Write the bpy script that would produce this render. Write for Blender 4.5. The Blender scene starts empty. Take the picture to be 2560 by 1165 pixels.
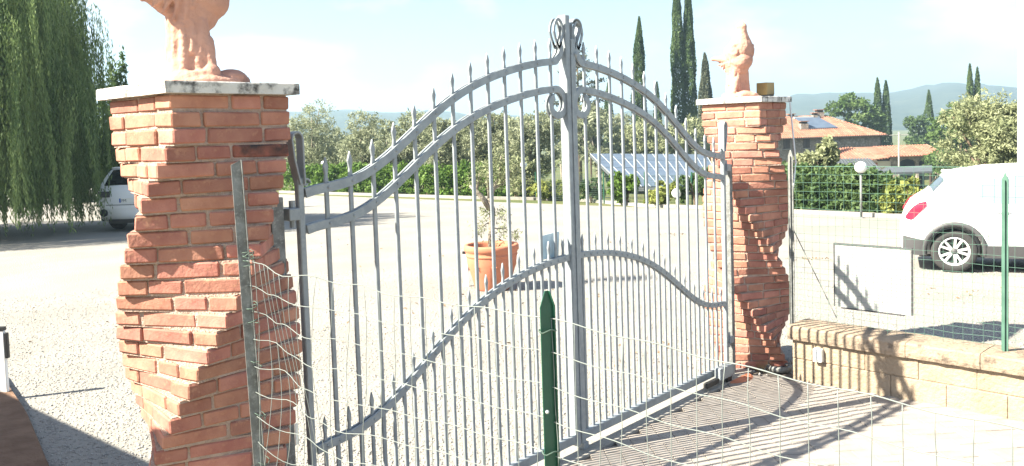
import bpy, bmesh, math, random
import numpy as np
from mathutils import Vector, Matrix, noise
random.seed(7); rng = np.random.default_rng(7)
sc = bpy.context.scene
COL = sc.collection
R = math.radians

# ------------------------------------------------------------------ camera
F, CY, YAW, PITCH, ROLL = 2152.877, 464.709, .851, .060, .033
CAM = np.array([-4.282, -3.265, 2.024])
fw = np.array([math.sin(YAW)*math.cos(PITCH), math.cos(YAW)*math.cos(PITCH), -math.sin(PITCH)])
r0 = np.array([math.cos(YAW), -math.sin(YAW), 0.]); d0 = np.cross(fw, r0)
rt = math.cos(ROLL)*r0 + math.sin(ROLL)*d0
dn = -math.sin(ROLL)*r0 + math.cos(ROLL)*d0
cd = bpy.data.cameras.new('camera'); cam = bpy.data.objects.new('camera', cd); COL.objects.link(cam)
cd.sensor_fit = 'HORIZONTAL'; cd.sensor_width = 36.0; cd.lens = F/2560*36.0
cd.shift_y = -(582.5-CY)/2560; cd.clip_start = .05; cd.clip_end = 8000
cam.matrix_world = Matrix(((rt[0], -dn[0], -fw[0], CAM[0]), (rt[1], -dn[1], -fw[1], CAM[1]), (rt[2], -dn[2], -fw[2], CAM[2]), (0, 0, 0, 1)))
sc.camera = cam
# ------------------------------------------------------------------ sky and sun
SUN_EL, SUN_TO = R(40.5), (-.88, .475)
w = bpy.data.worlds.new('World'); sc.world = w; w.use_nodes = True
nt = w.node_tree; nt.nodes.clear()
N = nt.nodes.new; L = nt.links.new
sky = N('ShaderNodeTexSky'); sky.sky_type = 'NISHITA'; sky.sun_disc = False
sky.sun_elevation = SUN_EL; sky.sun_rotation = math.atan2(SUN_TO[0], SUN_TO[1])
sky.air_density = 1.0; sky.dust_density = 1.2; sky.ozone_density = 1.0
tc = N('ShaderNodeTexCoord'); mp = N('ShaderNodeMapping'); mp.inputs['Scale'].default_value = (1, 1, 2.6); mp.inputs['Location'].default_value = (.35, .1, .2)
nz = N('ShaderNodeTexNoise'); nz.inputs['Scale'].default_value = 5.0; nz.inputs['Detail'].default_value = 5; nz.inputs['Roughness'].default_value = .52
cr = N('ShaderNodeValToRGB'); cr.color_ramp.elements[0].position = .52; cr.color_ramp.elements[1].position = .72
cr.color_ramp.elements[1].color = (.8, .8, .8, 1)
mx = N('ShaderNodeMix'); mx.data_type = 'RGBA'; mx.inputs[7].default_value = (8.5, 8.6, 8.7, 1)
bg = N('ShaderNodeBackground'); bg.inputs['Strength'].default_value = .045
out = N('ShaderNodeOutputWorld')
L(tc.outputs['Generated'], mp.inputs['Vector']); L(mp.outputs[0], nz.inputs['Vector']); L(nz.outputs['Fac'], cr.inputs[0])
L(cr.outputs[0], mx.inputs[0]); L(sky.outputs[0], mx.inputs[6]); L(mx.outputs[2], bg.inputs[0]); L(bg.outputs[0], out.inputs[0])
sl = bpy.data.lights.new('sun', 'SUN'); sl.energy = 5.0; sl.angle = R(.53); sl.color = (1, .93, .76)
so = bpy.data.objects.new('sun', sl); COL.objects.link(so)
so.rotation_euler = Vector((SUN_TO[0]*math.cos(SUN_EL), SUN_TO[1]*math.cos(SUN_EL), math.sin(SUN_EL))).to_track_quat('Z', 'Y').to_euler()
vs = sc.view_settings; vs.view_transform = 'Standard'; vs.look = 'None'; vs.exposure = 2.25; vs.gamma = 1
sc.render.engine = 'CYCLES'

# ------------------------------------------------------------------ pixel helpers (photo pixel -> direction)
def ray(u, v): return fw + rt*(u-1280)/F + dn*(v-CY)/F
def AT(u, v, d): return CAM + ray(u, v)*d
def PLX(u, v, x): r = ray(u, v); return CAM + r*(x-CAM[0])/r[0]
def PLY(u, v, y): r = ray(u, v); return CAM + r*(y-CAM[1])/r[1]
def gz(x):
    if x < 4: return -.02
    if x < 18: return -.02-.02*(x-4)
    if x < 92: return -.30-.07*(x-18)
    return -5.48
def GP(u, v):
    r = ray(u, v); t = 1.
    z = 0.
    for _ in range(30):
        t = (z-CAM[2])/r[2]; z = gz(CAM[0]+r[0]*t)
    return CAM + r*t
def depth(p): return float(np.dot(np.array(p)-CAM, fw))

# ------------------------------------------------------------------ materials
def mat(name, c, rough=.7, c2=None, scale=8., metal=0., bump=0., bscale=40., rand=0., c3=None, s3=3., thr=(.52, .66), spec=.5, obj=True, transl=0., detail=4, emis=None):
    m = bpy.data.materials.new(name); m.use_nodes = True
    t = m.node_tree; b = t.nodes['Principled BSDF']; n = t.nodes.new; l = t.links.new
    b.inputs['Roughness'].default_value = rough; b.inputs['Metallic'].default_value = metal
    b.inputs['Specular IOR Level'].default_value = spec
    tcn = n('ShaderNodeTexCoord'); co = tcn.outputs['Object']
    if not obj:
        g = n('ShaderNodeNewGeometry'); co = g.outputs['Position']
    def rgb(c): return (c[0], c[1], c[2], 1)
    col = None
    if c2:
        nz = n('ShaderNodeTexNoise'); nz.inputs['Scale'].default_value = scale; nz.inputs['Detail'].default_value = detail; l(co, nz.inputs['Vector'])
        rp = n('ShaderNodeValToRGB'); rp.color_ramp.elements[0].position = .35; rp.color_ramp.elements[1].position = .65
        rp.color_ramp.elements[0].color = rgb(c); rp.color_ramp.elements[1].color = rgb(c2); l(nz.outputs['Fac'], rp.inputs[0]); col = rp.outputs[0]
    if rand:
        oi = n('ShaderNodeObjectInfo'); hs = n('ShaderNodeHueSaturation'); mr = n('ShaderNodeMapRange')
        mr.inputs[3].default_value = 1-rand; mr.inputs[4].default_value = 1+rand
        l(oi.outputs['Random'], mr.inputs[0]); l(mr.outputs[0], hs.inputs['Value'])
        m2 = n('ShaderNodeMath'); m2.operation = 'MULTIPLY_ADD'; m2.inputs[1].default_value = 7.31; m2.inputs[2].default_value = 0; l(oi.outputs['Random'], m2.inputs[0])
        m3 = n('ShaderNodeMath'); m3.operation = 'FRACT'; l(m2.outputs[0], m3.inputs[0])
        m4 = n('ShaderNodeMapRange'); m4.inputs[3].default_value = .5-rand*.04; m4.inputs[4].default_value = .5+rand*.04; l(m3.outputs[0], m4.inputs[0]); l(m4.outputs[0], hs.inputs['Hue'])
        if col: l(col, hs.inputs['Color'])
        else: hs.inputs['Color'].default_value = rgb(c)
        col = hs.outputs[0]
    if c3:
        nz = n('ShaderNodeTexNoise'); nz.inputs['Scale'].default_value = s3; nz.inputs['Detail'].default_value = 8; nz.inputs['Roughness'].default_value = .7
        l(co, nz.inputs['Vector'])
        mr = n('ShaderNodeMapRange'); mr.inputs[1].default_value = thr[0]; mr.inputs[2].default_value = thr[1]; l(nz.outputs['Fac'], mr.inputs[0])
        mm = n('ShaderNodeMix'); mm.data_type = 'RGBA'; l(mr.outputs[0], mm.inputs[0])
        if col: l(col, mm.inputs[6])
        else: mm.inputs[6].default_value = rgb(c)
        mm.inputs[7].default_value = rgb(c3); col = mm.outputs[2]
    if col: l(col, b.inputs['Base Color'])
    else: b.inputs['Base Color'].default_value = rgb(c)
    if bump:
        nb = n('ShaderNodeTexNoise'); nb.inputs['Scale'].default_value = bscale; nb.inputs['Detail'].default_value = 6; l(co, nb.inputs['Vector'])
        bp = n('ShaderNodeBump'); bp.inputs['Strength'].default_value = bump; bp.inputs['Distance'].default_value = .02; l(nb.outputs['Fac'], bp.inputs['Height']); l(bp.outputs[0], b.inputs['Normal'])
    if transl:
        tr = n('ShaderNodeBsdfTranslucent'); ms = n('ShaderNodeMixShader'); ms.inputs[0].default_value = transl
        if col: l(col, tr.inputs[0])
        else: tr.inputs[0].default_value = rgb(c)
        l(b.outputs[0], ms.inputs[1]); l(tr.outputs[0], ms.inputs[2]); l(ms.outputs[0], t.nodes['Material Output'].inputs[0])
    return m
def leafmat(name, c, c2, scale=1.5):
    return mat(name, c, .6, c2, scale, rand=0, obj=False, transl=.35, detail=3, spec=.3)
M = {}
M['brick'] = mat('brick', (.42, .202, .148), .9, (.32, .138, .104), 9, bump=.22, bscale=60, rand=.22, c3=(.50, .27, .18), s3=14, thr=(.55, .75), spec=.2)
M['burnt_brick'] = mat('burnt_brick', (.30, .11, .08), .9, (.05, .04, .04), 14, bump=.5, bscale=60, spec=.2)
M['mortar'] = mat('mortar', (.46, .34, .285), .95, (.36, .26, .215), 20, bump=.8, bscale=90, spec=.1)
M['cap'] = mat('cap_stone', (.66, .63, .60), .8, (.55, .53, .50), 9, bump=.3, bscale=50, c3=(.07, .068, .065), s3=13, thr=(.47, .62), spec=.3)
M['terracotta'] = mat('statue_clay', (.50, .285, .22), .85, (.42, .225, .172), 8, bump=.4, bscale=45, spec=.2)
M['pot'] = mat('pot_clay', (.52, .20, .12), .8, (.45, .17, .10), 5, bump=.15, bscale=30, spec=.25)
M['steel'] = mat('galvanised_steel', (.29, .32, .345), .5, (.23, .255, .28), 14, metal=.2, c3=(.36, .38, .39), s3=25, thr=(.5, .8))
M['zinc'] = mat('zinc_angle', (.22, .23, .23), .7, (.13, .13, .125), 18, metal=.3, c3=(.30, .30, .29), s3=60, thr=(.5, .65))
M['wire'] = mat('galvanised_wire', (.17, .19, .185), .5, spec=.4)
M['wire_green'] = mat('green_wire', (.10, .19, .15), .5, spec=.3)
M['tie'] = mat('tie_wire', (.06, .10, .08), .6)
M['green'] = mat('green_paint', (.012, .075, .045), .4, (.018, .09, .055), 10)
M['green_light'] = mat('faded_green_paint', (.05, .12, .09), .5, (.07, .15, .115), 10)
M['gravel'] = mat('gravel', (.245, .232, .215), .95, (.29, .275, .255), .7, bump=.9, bscale=45, c3=(.18, .17, .157), s3=40, thr=(.55, .66), spec=.1, obj=False)
M['pebble'] = mat('pebble', (.245, .237, .227), .9, (.345, .335, .32), 31, spec=.15, obj=False, c3=(.14, .133, .127), s3=55, thr=(.60, .67))
M['paver'] = mat('paver', (.30, .272, .25), .9, (.265, .235, .214), 12, bump=.15, bscale=70, rand=.06, spec=.15)
M['sand'] = mat('joint_sand', (.15, .13, .115), .95, (.11, .095, .085), 40, spec=.1)
M['concrete'] = mat('concrete', (.31, .295, .275), .9, (.26, .245, .228), 10, bump=.4, bscale=60, spec=.15)
M['wall'] = mat('wall_plaster', (.33, .262, .195), .9, (.275, .213, .157), 6, bump=.7, bscale=35, c3=(.17, .14, .11), s3=9, thr=(.60, .72), spec=.15)
M['coping'] = mat('coping_stone', (.32, .25, .19), .9, (.255, .198, .15), 7, bump=.8, bscale=30, c3=(.11, .088, .073), s3=10, thr=(.52, .68), spec=.15)
M['soil'] = mat('soil', (.16, .10, .07), .95, (.22, .14, .10), 6, bump=.8, bscale=30, obj=False, spec=.1)
M['drygrass'] = mat('dry_grass', (.13, .13, .06), .95, (.085, .105, .04), .4, bump=.5, bscale=8, obj=False, spec=.1)
M['unseen_verge'] = mat('verge_grass', (.24, .21, .13), .95, (.17, .16, .09), 3, bump=.6, bscale=20, obj=False, spec=.1)
M['forest'] = mat('forest', (.03, .045, .03), .95, (.055, .07, .045), .05, bump=.0, obj=False, spec=.05, c3=(.16, .16, .10), s3=.012, thr=(.62, .68))
M['white'] = mat('white_paint', (.80, .80, .79), .5)
M['plastic_white'] = mat('white_plastic', (.78, .78, .75), .45)
M['board'] = mat('white_board', (.34, .345, .345), .6, (.28, .285, .285), 3, c3=(.20, .20, .19), s3=7, thr=(.6, .75))
M['notice'] = mat('notice_print', (.38, .52, .62), .5, (.48, .60, .68), 14)
M['black'] = mat('black_plastic', (.02, .02, .022), .5)
M['globe'] = mat('opal_globe', (.82, .81, .78), .3)
M['bark'] = mat('bark', (.16, .12, .09), .9, (.10, .075, .055), 9, bump=.9, bscale=25, spec=.1)
M['olivebark'] = mat('olive_bark', (.30, .27, .22), .9, (.20, .17, .14), 12, bump=.9, bscale=30, spec=.1)
M['willow'] = leafmat('willow_leaf', (.085, .140, .045), (.25, .33, .12), .9)
_t = M['willow'].node_tree; _m = _t.nodes.new('ShaderNodeMapping'); _m.inputs['Scale'].default_value = (2.6, 2.6, .30)
for _n in _t.nodes:
    if _n.type == 'TEX_NOISE':
        _src = _n.inputs['Vector'].links[0].from_socket; _t.links.new(_src, _m.inputs['Vector']); _t.links.new(_m.outputs[0], _n.inputs['Vector'])
M['olive'] = leafmat('olive_leaf', (.20, .225, .135), (.29, .31, .205), .8)
M['olive_pale'] = leafmat('olive_pale_leaf', (.21, .235, .125), (.32, .34, .20), 1.0)
M['olive_pot'] = leafmat('potted_olive_leaf', (.15, .18, .09), (.27, .29, .17), 6)
M['hedge'] = leafmat('hedge_leaf', (.060, .125, .018), (.14, .23, .04), 1.3)
M['cypress'] = leafmat('cypress_leaf', (.042, .082, .028), (.095, .145, .050), .6)
M['cypress_grey'] = leafmat('cypress_grey_leaf', (.085, .10, .065), (.13, .14, .09), .8)
M['pine'] = leafmat('pine_leaf', (.065, .12, .03), (.13, .19, .06), .5)
M['shrub'] = leafmat('shrub_leaf', (.05, .095, .03), (.10, .155, .055), 1.2)
M['shrub_yellow'] = leafmat('shrub_yellow_leaf', (.16, .20, .05), (.30, .32, .09), 1.4)
M['palm'] = leafmat('palm_leaf', (.13, .18, .06), (.22, .26, .10), 2)
M['tile'] = mat('roof_tile', (.24, .105, .072), .9, (.30, .16, .115), 1.3, rand=.12, spec=.1, c3=(.15, .10, .08), s3=3, thr=(.55, .7))
M['stone'] = mat('rubble_stone', (.28, .23, .19), .95, (.17, .14, .12), 2.2, bump=.8, bscale=6, spec=.1, c3=(.38, .33, .28), s3=3.5, thr=(.5, .6))
M['dark'] = mat('dark_opening', (.02, .018, .016), .8)
M['shutter'] = mat('brown_shutter', (.06, .04, .03), .7)
M['panel'] = mat('solar_glass', (.07, .095, .14), .45, (.09, .12, .17), 1.5, spec=.3)
M['alu'] = mat('aluminium', (.62, .64, .66), .4, metal=.4)
M['sheet'] = mat('sheet_roof', (.075, .085, .095), .7, (.095, .105, .115), 2, spec=.2)
M['plaster'] = mat('cream_plaster', (.62, .54, .44), .9)
M['orange'] = mat('orange_door', (.42, .12, .05), .7)
M['carpaint'] = mat('car_white', (.80, .81, .82), .22)
M['glass'] = mat('car_glass', (.012, .014, .016), .05, spec=.8)
M['glass_light'] = mat('car_side_glass', (.55, .60, .62), .05, metal=.75)
M['clad'] = mat('grey_cladding', (.07, .07, .075), .6)
M['tyre'] = mat('tyre', (.035, .035, .036), .85, bump=.2, bscale=50)
M['rim'] = mat('alloy', (.72, .73, .74), .3, metal=.3)
M['red'] = mat('tail_red', (.45, .02, .05), .15)
M['blue'] = mat('plate_blue', (.03, .10, .42), .5)
M['brass'] = mat('brass_sheet', (.30, .21, .08), .5, (.22, .16, .07), 8)

# ------------------------------------------------------------------ mesh helpers
def link(name, me, m=None, parent=None, loc=None, rot=None):
    o = bpy.data.objects.new(name, me); COL.objects.link(o)
    if m and me is not None and not me.materials: me.materials.append(M[m] if isinstance(m, str) else m)
    if loc is not None: o.location = loc
    if rot is not None: o.rotation_euler = rot
    if parent: o.parent = parent
    return o
def mesh(v, f, smooth=False, name='mesh'):
    me = bpy.data.meshes.new(name); me.from_pydata([tuple(map(float, p)) for p in v], [], f); me.update()
    if smooth: me.polygons.foreach_set('use_smooth', [True]*len(me.polygons))
    return me
def npmesh(V, Fq, name='mesh', smooth=False):
    """V (n,3), Fq (m,k) arrays"""
    me = bpy.data.meshes.new(name); n, k = Fq.shape
    me.vertices.add(len(V)); me.vertices.foreach_set('co', V.astype(np.float32).ravel())
    me.loops.add(n*k); me.loops.foreach_set('vertex_index', Fq.astype(np.int32).ravel())
    me.polygons.add(n); me.polygons.foreach_set('loop_start', np.arange(0, n*k, k, dtype=np.int32))
    if smooth: me.polygons.foreach_set('use_smooth', np.ones(n, bool))
    me.update(calc_edges=True); return me
def thing(name, label, cat, loc=(0, 0, 0), rz=0., group=None):
    o = bpy.data.objects.new(name, None); COL.objects.link(o); o.location = loc; o.rotation_euler = (0, 0, rz); o.empty_display_size = .1
    o['label'] = label; o['category'] = cat
    if group: o['group'] = group
    return o
def tag(o, label, cat, group=None):
    o['label'] = label; o['category'] = cat
    if group: o['group'] = group
    return o
def kind(o, k): o['kind'] = k; return o
class B:
    """collects shapes, builds one mesh"""
    def __init__(s): s.v = []; s.f = []
    def add(s, v, f):
        n = len(s.v); s.v += [tuple(p) for p in v]; s.f += [tuple(i+n for i in q) for q in f]; return s
    def box(s, x0, x1, y0, y1, z0, z1):
        return s.add([(x0, y0, z0), (x1, y0, z0), (x1, y1, z0), (x0, y1, z0), (x0, y0, z1), (x1, y0, z1), (x1, y1, z1), (x0, y1, z1)],
                     [(0, 3, 2, 1), (4, 5, 6, 7), (0, 1, 5, 4), (1, 2, 6, 5), (2, 3, 7, 6), (3, 0, 4, 7)])
    def hexa(s, p):
        return s.add(p, [(0, 3, 2, 1), (4, 5, 6, 7), (0, 1, 5, 4), (1, 2, 6, 5), (2, 3, 7, 6), (3, 0, 4, 7)])
    def tube(s, pts, r, n=6, caps=True):
        pts = [Vector(p) for p in pts]; m = len(pts); rs = r if isinstance(r, (list, tuple)) else [r]*m
        vs = []; a = None
        for i, p in enumerate(pts):
            t = (pts[min(i+1, m-1)]-pts[max(i-1, 0)]).normalized()
            if a is None or abs(a.dot(t)) > .95: a = Vector((0, 0, 1)) if abs(t.z) < .9 else Vector((1, 0, 0))
            b = t.cross(a).normalized(); a = b.cross(t).normalized()
            for k in range(n):
                q = 2*math.pi*k/n; vs.append(p+(a*math.cos(q)+b*math.sin(q))*rs[i])
        fs = [(i*n+k, i*n+(k+1) % n, (i+1)*n+(k+1) % n, (i+1)*n+k) for i in range(m-1) for k in range(n)]
        if caps: fs += [tuple(range(n-1, -1, -1)), tuple(range((m-1)*n, m*n))]
        return s.add(vs, fs)
    def lathe(s, prof, n=24, c=(0, 0, 0)):
        vs = []; m = len(prof)
        for (r, z) in prof:
            for k in range(n): q = 2*math.pi*k/n; vs.append((c[0]+r*math.cos(q), c[1]+r*math.sin(q), c[2]+z))
        fs = [(i*n+k, i*n+(k+1) % n, (i+1)*n+(k+1) % n, (i+1)*n+k) for i in range(m-1) for k in range(n)]
        return s.add(vs, fs)
    def extrude(s, outline, y0, y1):
        """outline [(x,z)] extruded in y"""
        n = len(outline); v = [(x, y0, z) for x, z in outline]+[(x, y1, z) for x, z in outline]
        f = [tuple(range(n)), tuple(range(2*n-1, n-1, -1))]+[(i, i+n, (i+1) % n+n, (i+1) % n) for i in range(n)]
        return s.add(v, f)
    def strap(s, path, h, y0, y1):
        """flat bar following path in xz, radial height h"""
        m = len(path); vs = []
        for i, (x, z) in enumerate(path):
            a = path[max(i-1, 0)]; b = path[min(i+1, m-1)]
            dx, dz = b[0]-a[0], b[1]-a[1]; l_ = math.hypot(dx, dz) or 1; nx, nz_ = -dz/l_, dx/l_
            hh = h[i]/2 if isinstance(h, (list, tuple)) else h/2
            for (q, y) in ((-1, y0), (1, y0), (1, y1), (-1, y1)): vs.append((x+nx*hh*q, y, z+nz_*hh*q))
        fs = [(i*4+k, i*4+(k+1) % 4, (i+1)*4+(k+1) % 4, (i+1)*4+k) for i in range(m-1) for k in range(4)]
        fs += [(3, 2, 1, 0), tuple(range((m-1)*4, m*4))]
        return s.add(vs, fs)
    def sphere(s, c, r, n=12, m=8):
        rr = r if isinstance(r, (tuple, list)) else (r, r, r)
        vs = [(c[0]+rr[0]*math.sin(math.pi*i/m)*math.cos(2*math.pi*k/n), c[1]+rr[1]*math.sin(math.pi*i/m)*math.sin(2*math.pi*k/n), c[2]+rr[2]*math.cos(math.pi*i/m)) for i in range(m+1) for k in range(n)]
        fs = [(i*n+k, (i+1)*n+k, (i+1)*n+(k+1) % n, i*n+(k+1) % n) for i in range(m) for k in range(n)]
        return s.add(vs, fs)
    def me(s, smooth=False, fix=False):
        m = mesh(s.v, s.f, smooth)
        if fix:
            bm = bmesh.new(); bm.from_mesh(m); bmesh.ops.remove_doubles(bm, verts=bm.verts, dist=1e-5); bmesh.ops.recalc_face_normals(bm, faces=bm.faces); bm.to_mesh(m); bm.free()
            if smooth: m.polygons.foreach_set('use_smooth', [True]*len(m.polygons))
        return m
def bevel(o, wd=.004, seg=2):
    b = o.modifiers.new('bevel', 'BEVEL'); b.width = wd; b.segments = seg; b.limit_method = 'ANGLE'; return o

# ------------------------------------------------------------------ ground, terrain, hill, haze
XE = 17.6
v = []; f = []
xs = [-300, 4, XE]
for i, x in enumerate(xs): v += [(x, -400, gz(x)), (x, 400, gz(x))]
me = mesh(v, [(0, 2, 3, 1), (2, 4, 5, 3)])
kind(link('gravel_yard', me, 'gravel'), 'structure')
v = [(XE, -400, gz(XE)), (XE, 400, gz(XE)), (18, -400, gz(18)-.01), (18, 400, gz(18)-.01), (92, -600, gz(92)), (92, 600, gz(92)), (2850, -1650, gz(92)), (2850, 2850, gz(92))]
kind(link('terrain', mesh(v, [(0, 2, 3, 1), (2, 4, 5, 3), (4, 6, 7, 5)]), 'drygrass'), 'structure')
def ridge(name, prof, d0_, d1_, d2_, seed, zb=-6.):
    us = np.linspace(prof[0][0], prof[-1][0], 160); vsv = np.interp(us, [p[0] for p in prof], [p[1] for p in prof])
    V = []; rows = 9
    for j in range(rows):
        for i, u in enumerate(us):
            a = j/(rows-1)
            if a < .6: d = d0_+(d1_-d0_)*a/.6
            else: d = d1_+(d2_-d1_)*(a-.6)/.4
            p = AT(u, vsv[i], d1_); top = p[2]; q = AT(u, vsv[i], d)
            k = math.sin(min(a/.6, 1)*math.pi/2) if a <= .6 else math.cos((a-.6)/.4*math.pi/2)
            nn = noise.noise(Vector((q[0]/90, q[1]/90, seed)))*7*k + noise.noise(Vector((q[0]/14, q[1]/14, seed)))*3.2*k
            V.append((q[0], q[1], zb+(top-zb)*k+(nn if k < .97 else nn*.35)))
    n = len(us)
    Fq = np.array([(j*n+i, j*n+i+1, (j+1)*n+i+1, (j+1)*n+i) for j in range(rows-1) for i in range(n-1)])
    return kind(link(name, npmesh(np.array(V), Fq, smooth=True), 'forest'), 'structure')
ridge('hills', [(-200, 330), (300, 316), (700, 285), (860, 272), (1000, 282), (1300, 290), (1600, 278), (1800, 262), (1970, 243), (2070, 236), (2225, 232), (2300, 222), (2380, 209), (2440, 214), (2560, 228), (3000, 260)], 700, 1300, 2100, 3.)

kind(link('unseen_verge', mesh([(-60, -60, -.012), (-2.62, -60, -.012), (-2.62, -.22, -.012), (-60, 1.2, -.012)], [(0, 1, 2, 3)]), 'unseen_verge'), 'structure')  # unseen ground added to tune the light bounced onto the near pillar
# driveway: sand bed, pavers, concrete threshold
kind(link('driveway', B().box(-2.20, 2.44, -4.6, -.10, -.03, -.016).me(), 'sand'), 'structure')
drive = bpy.data.objects['driveway']
th = link('gate_threshold', B().box(-2.16, 2.29, -.098, .16, -.05, .009).me(), 'concrete'); bevel(th, .006)
kind(th, 'structure')
def brick_mesh(l, d, h, seed, bev=.006, jit=.0025):
    rr = random.Random(seed); bm = bmesh.new(); bmesh.ops.create_cube(bm, size=1)
    for q in bm.verts: q.co = Vector((q.co.x*l+rr.uniform(-jit, jit), q.co.y*d+rr.uniform(-jit, jit), q.co.z*h+rr.uniform(-jit, jit)))
    bmesh.ops.bevel(bm, geom=bm.edges[:], offset=bev, segments=1, affect='EDGES')
    m = bpy.data.meshes.new('brick'); bm.to_mesh(m); bm.free(); return m
pm = [brick_mesh(.1975, .0975, .05, 500+i, .0022, .0008) for i in range(5)]
for m in pm: m.materials.append(M['paver'])
cells = []
# herringbone of 0.2 x 0.1 pavers turned 45 degrees
a45 = R(45)
for i in range(-60, 60):
    for j in range(-30, 30):
        for o_, (px, py, rz) in enumerate((((j*.4)+i*.1+.1, i*.1+.05, 0.), ((j*.4)+i*.1+.25, i*.1, math.pi/2))):
            X = px*math.cos(a45)-py*math.sin(a45); Y = px*math.sin(a45)+py*math.cos(a45)-1.5
            if -2.12 < X < 2.24 and -4.4 < Y < -.06: cells.append((X, Y, rz+a45))
def vis(X, Y, Z=0):
    p = np.array([X, Y, Z])-CAM; dd = p@fw
    if dd < .2: return None
    return 1280+F*(p@rt)/dd, CY+F*(p@dn)/dd, dd
scored = []
for c in cells:
    q = vis(c[0], c[1]); s_ = 0
    if q and -60 < q[0] < 2620 and q[1] < 1220 and q[1] > 0: s_ = 1/q[2]
    scored.append((s_, c))
scored.sort(key=lambda t: -t[0])
rest = B()
for k, (s_, (X, Y, rz)) in enumerate(scored):
    dz = rng.uniform(-.003, .002)
    if k < 300 and s_ > 0:
        o = link('paver', pm[k % 5], None, drive, (X, Y, -.025+dz), (rng.normal(0, .004), rng.normal(0, .004), rz+rng.normal(0, .004)))
    else:
        c_, s2 = math.cos(rz), math.sin(rz); pts = []
        for z_ in (-.05, dz):
            for (a, b) in ((-.098, -.048), (.098, -.048), (.098, .048), (-.098, .048)): pts.append((X+a*c_-b*s2, Y+a*s2+b*c_, z_))
        rest.hexa(pts)
kind(link('paver_field', rest.me(), 'paver', drive), 'stuff')

# loose pebbles
def pebbles(n, pts_fn, smin, smax):
    base = np.array([(1, 0, 0), (-1, 0, 0), (0, 1, 0), (0, -1, 0), (0, 0, 1), (0, 0, -1)], float)
    fc = np.array([(0, 2, 4), (2, 1, 4), (1, 3, 4), (3, 0, 4), (2, 0, 5), (1, 2, 5), (3, 1, 5), (0, 3, 5)])
    P = pts_fn(n); n = len(P)
    s_ = rng.uniform(smin, smax, (n, 1, 1))*rng.uniform(.6, 1.3, (n, 1, 3)); s_[:, :, 2] *= .7
    q = base[None]*(1+rng.uniform(-.3, .3, (n, 6, 3)))*s_
    a = rng.uniform(0, 6.28, n); ca, sa = np.cos(a)[:, None], np.sin(a)[:, None]
    q = np.stack([q[..., 0]*ca-q[..., 1]*sa, q[..., 0]*sa+q[..., 1]*ca, q[..., 2]], -1)+P[:, None, :]
    return q.reshape(-1, 3), (fc[None]+6*np.arange(n)[:, None, None]).reshape(-1, 3)
def wedge(n):
    d = 3.6+(rng.random(n)**1.6)*9.5; u = rng.uniform(-60, 2620, n)
    rr = fw[None]+rt[None]*((u-1280)/F)[:, None]; rr[:, 2] = 0; rr /= np.linalg.norm(rr, axis=1)[:, None]
    X = CAM[0]+rr[:, 0]*d/.95; Y = CAM[1]+rr[:, 1]*d/.95
    ok = (Y > .17) | (X < -2.4) & (Y > .4) | (X > 2.7)
    X, Y = X[ok], Y[ok]
    return np.stack([X, Y, np.array([gz(x) for x in X])+.001], -1)
Vp, Fp = pebbles(60000, wedge, .005, .0145)
kind(link('gravel', npmesh(Vp, Fp), 'pebble'), 'stuff')

def litter(n_):
    P = []
    for (u, v, m_, su, sv) in ((1690, 585, 40, 40, 3), (1240, 705, 25, 60, 12), (2030, 645, 60, 45, 4), (1550, 600, 30, 90, 30), (1500, 700, 60, 200, 60), (1100, 760, 50, 160, 60), (300, 760, 40, 160, 60), (900, 600, 30, 120, 40), (1650, 850, 50, 120, 60), (2330, 720, 30, 120, 20), (1500, 522, 60, 250, 4), (1000, 495, 60, 250, 4)):
        for _ in range(m_): q = GP(u+rng.normal(0, su), v+abs(rng.normal(0, sv))); P.append((q[0], q[1], q[2]+.012))
    return np.array(P)
mleaf = mat('dead_leaf', (.16, .10, .055), .9, (.24, .16, .09), 20, obj=False)
# bed of bare soil at the left edge
e = [GP(-160, 800), GP(0, 950), GP(60, 1040), GP(110, 1165), GP(180, 1300)]
v = [(p[0], p[1], .05) for p in e]+[(p[0]-1.9, p[1]-.2, .10) for p in e]+[(p[0]+.03, p[1]-.01, -.03) for p in e]
n = len(e)
f = [(i, i+1, n+i+1, n+i) for i in range(n-1)]+[(2*n+i, 2*n+i+1, i+1, i) for i in range(n-1)]
sb = link('soil_bed', mesh(v, f), 'soil'); kind(sb, 'structure')

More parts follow.
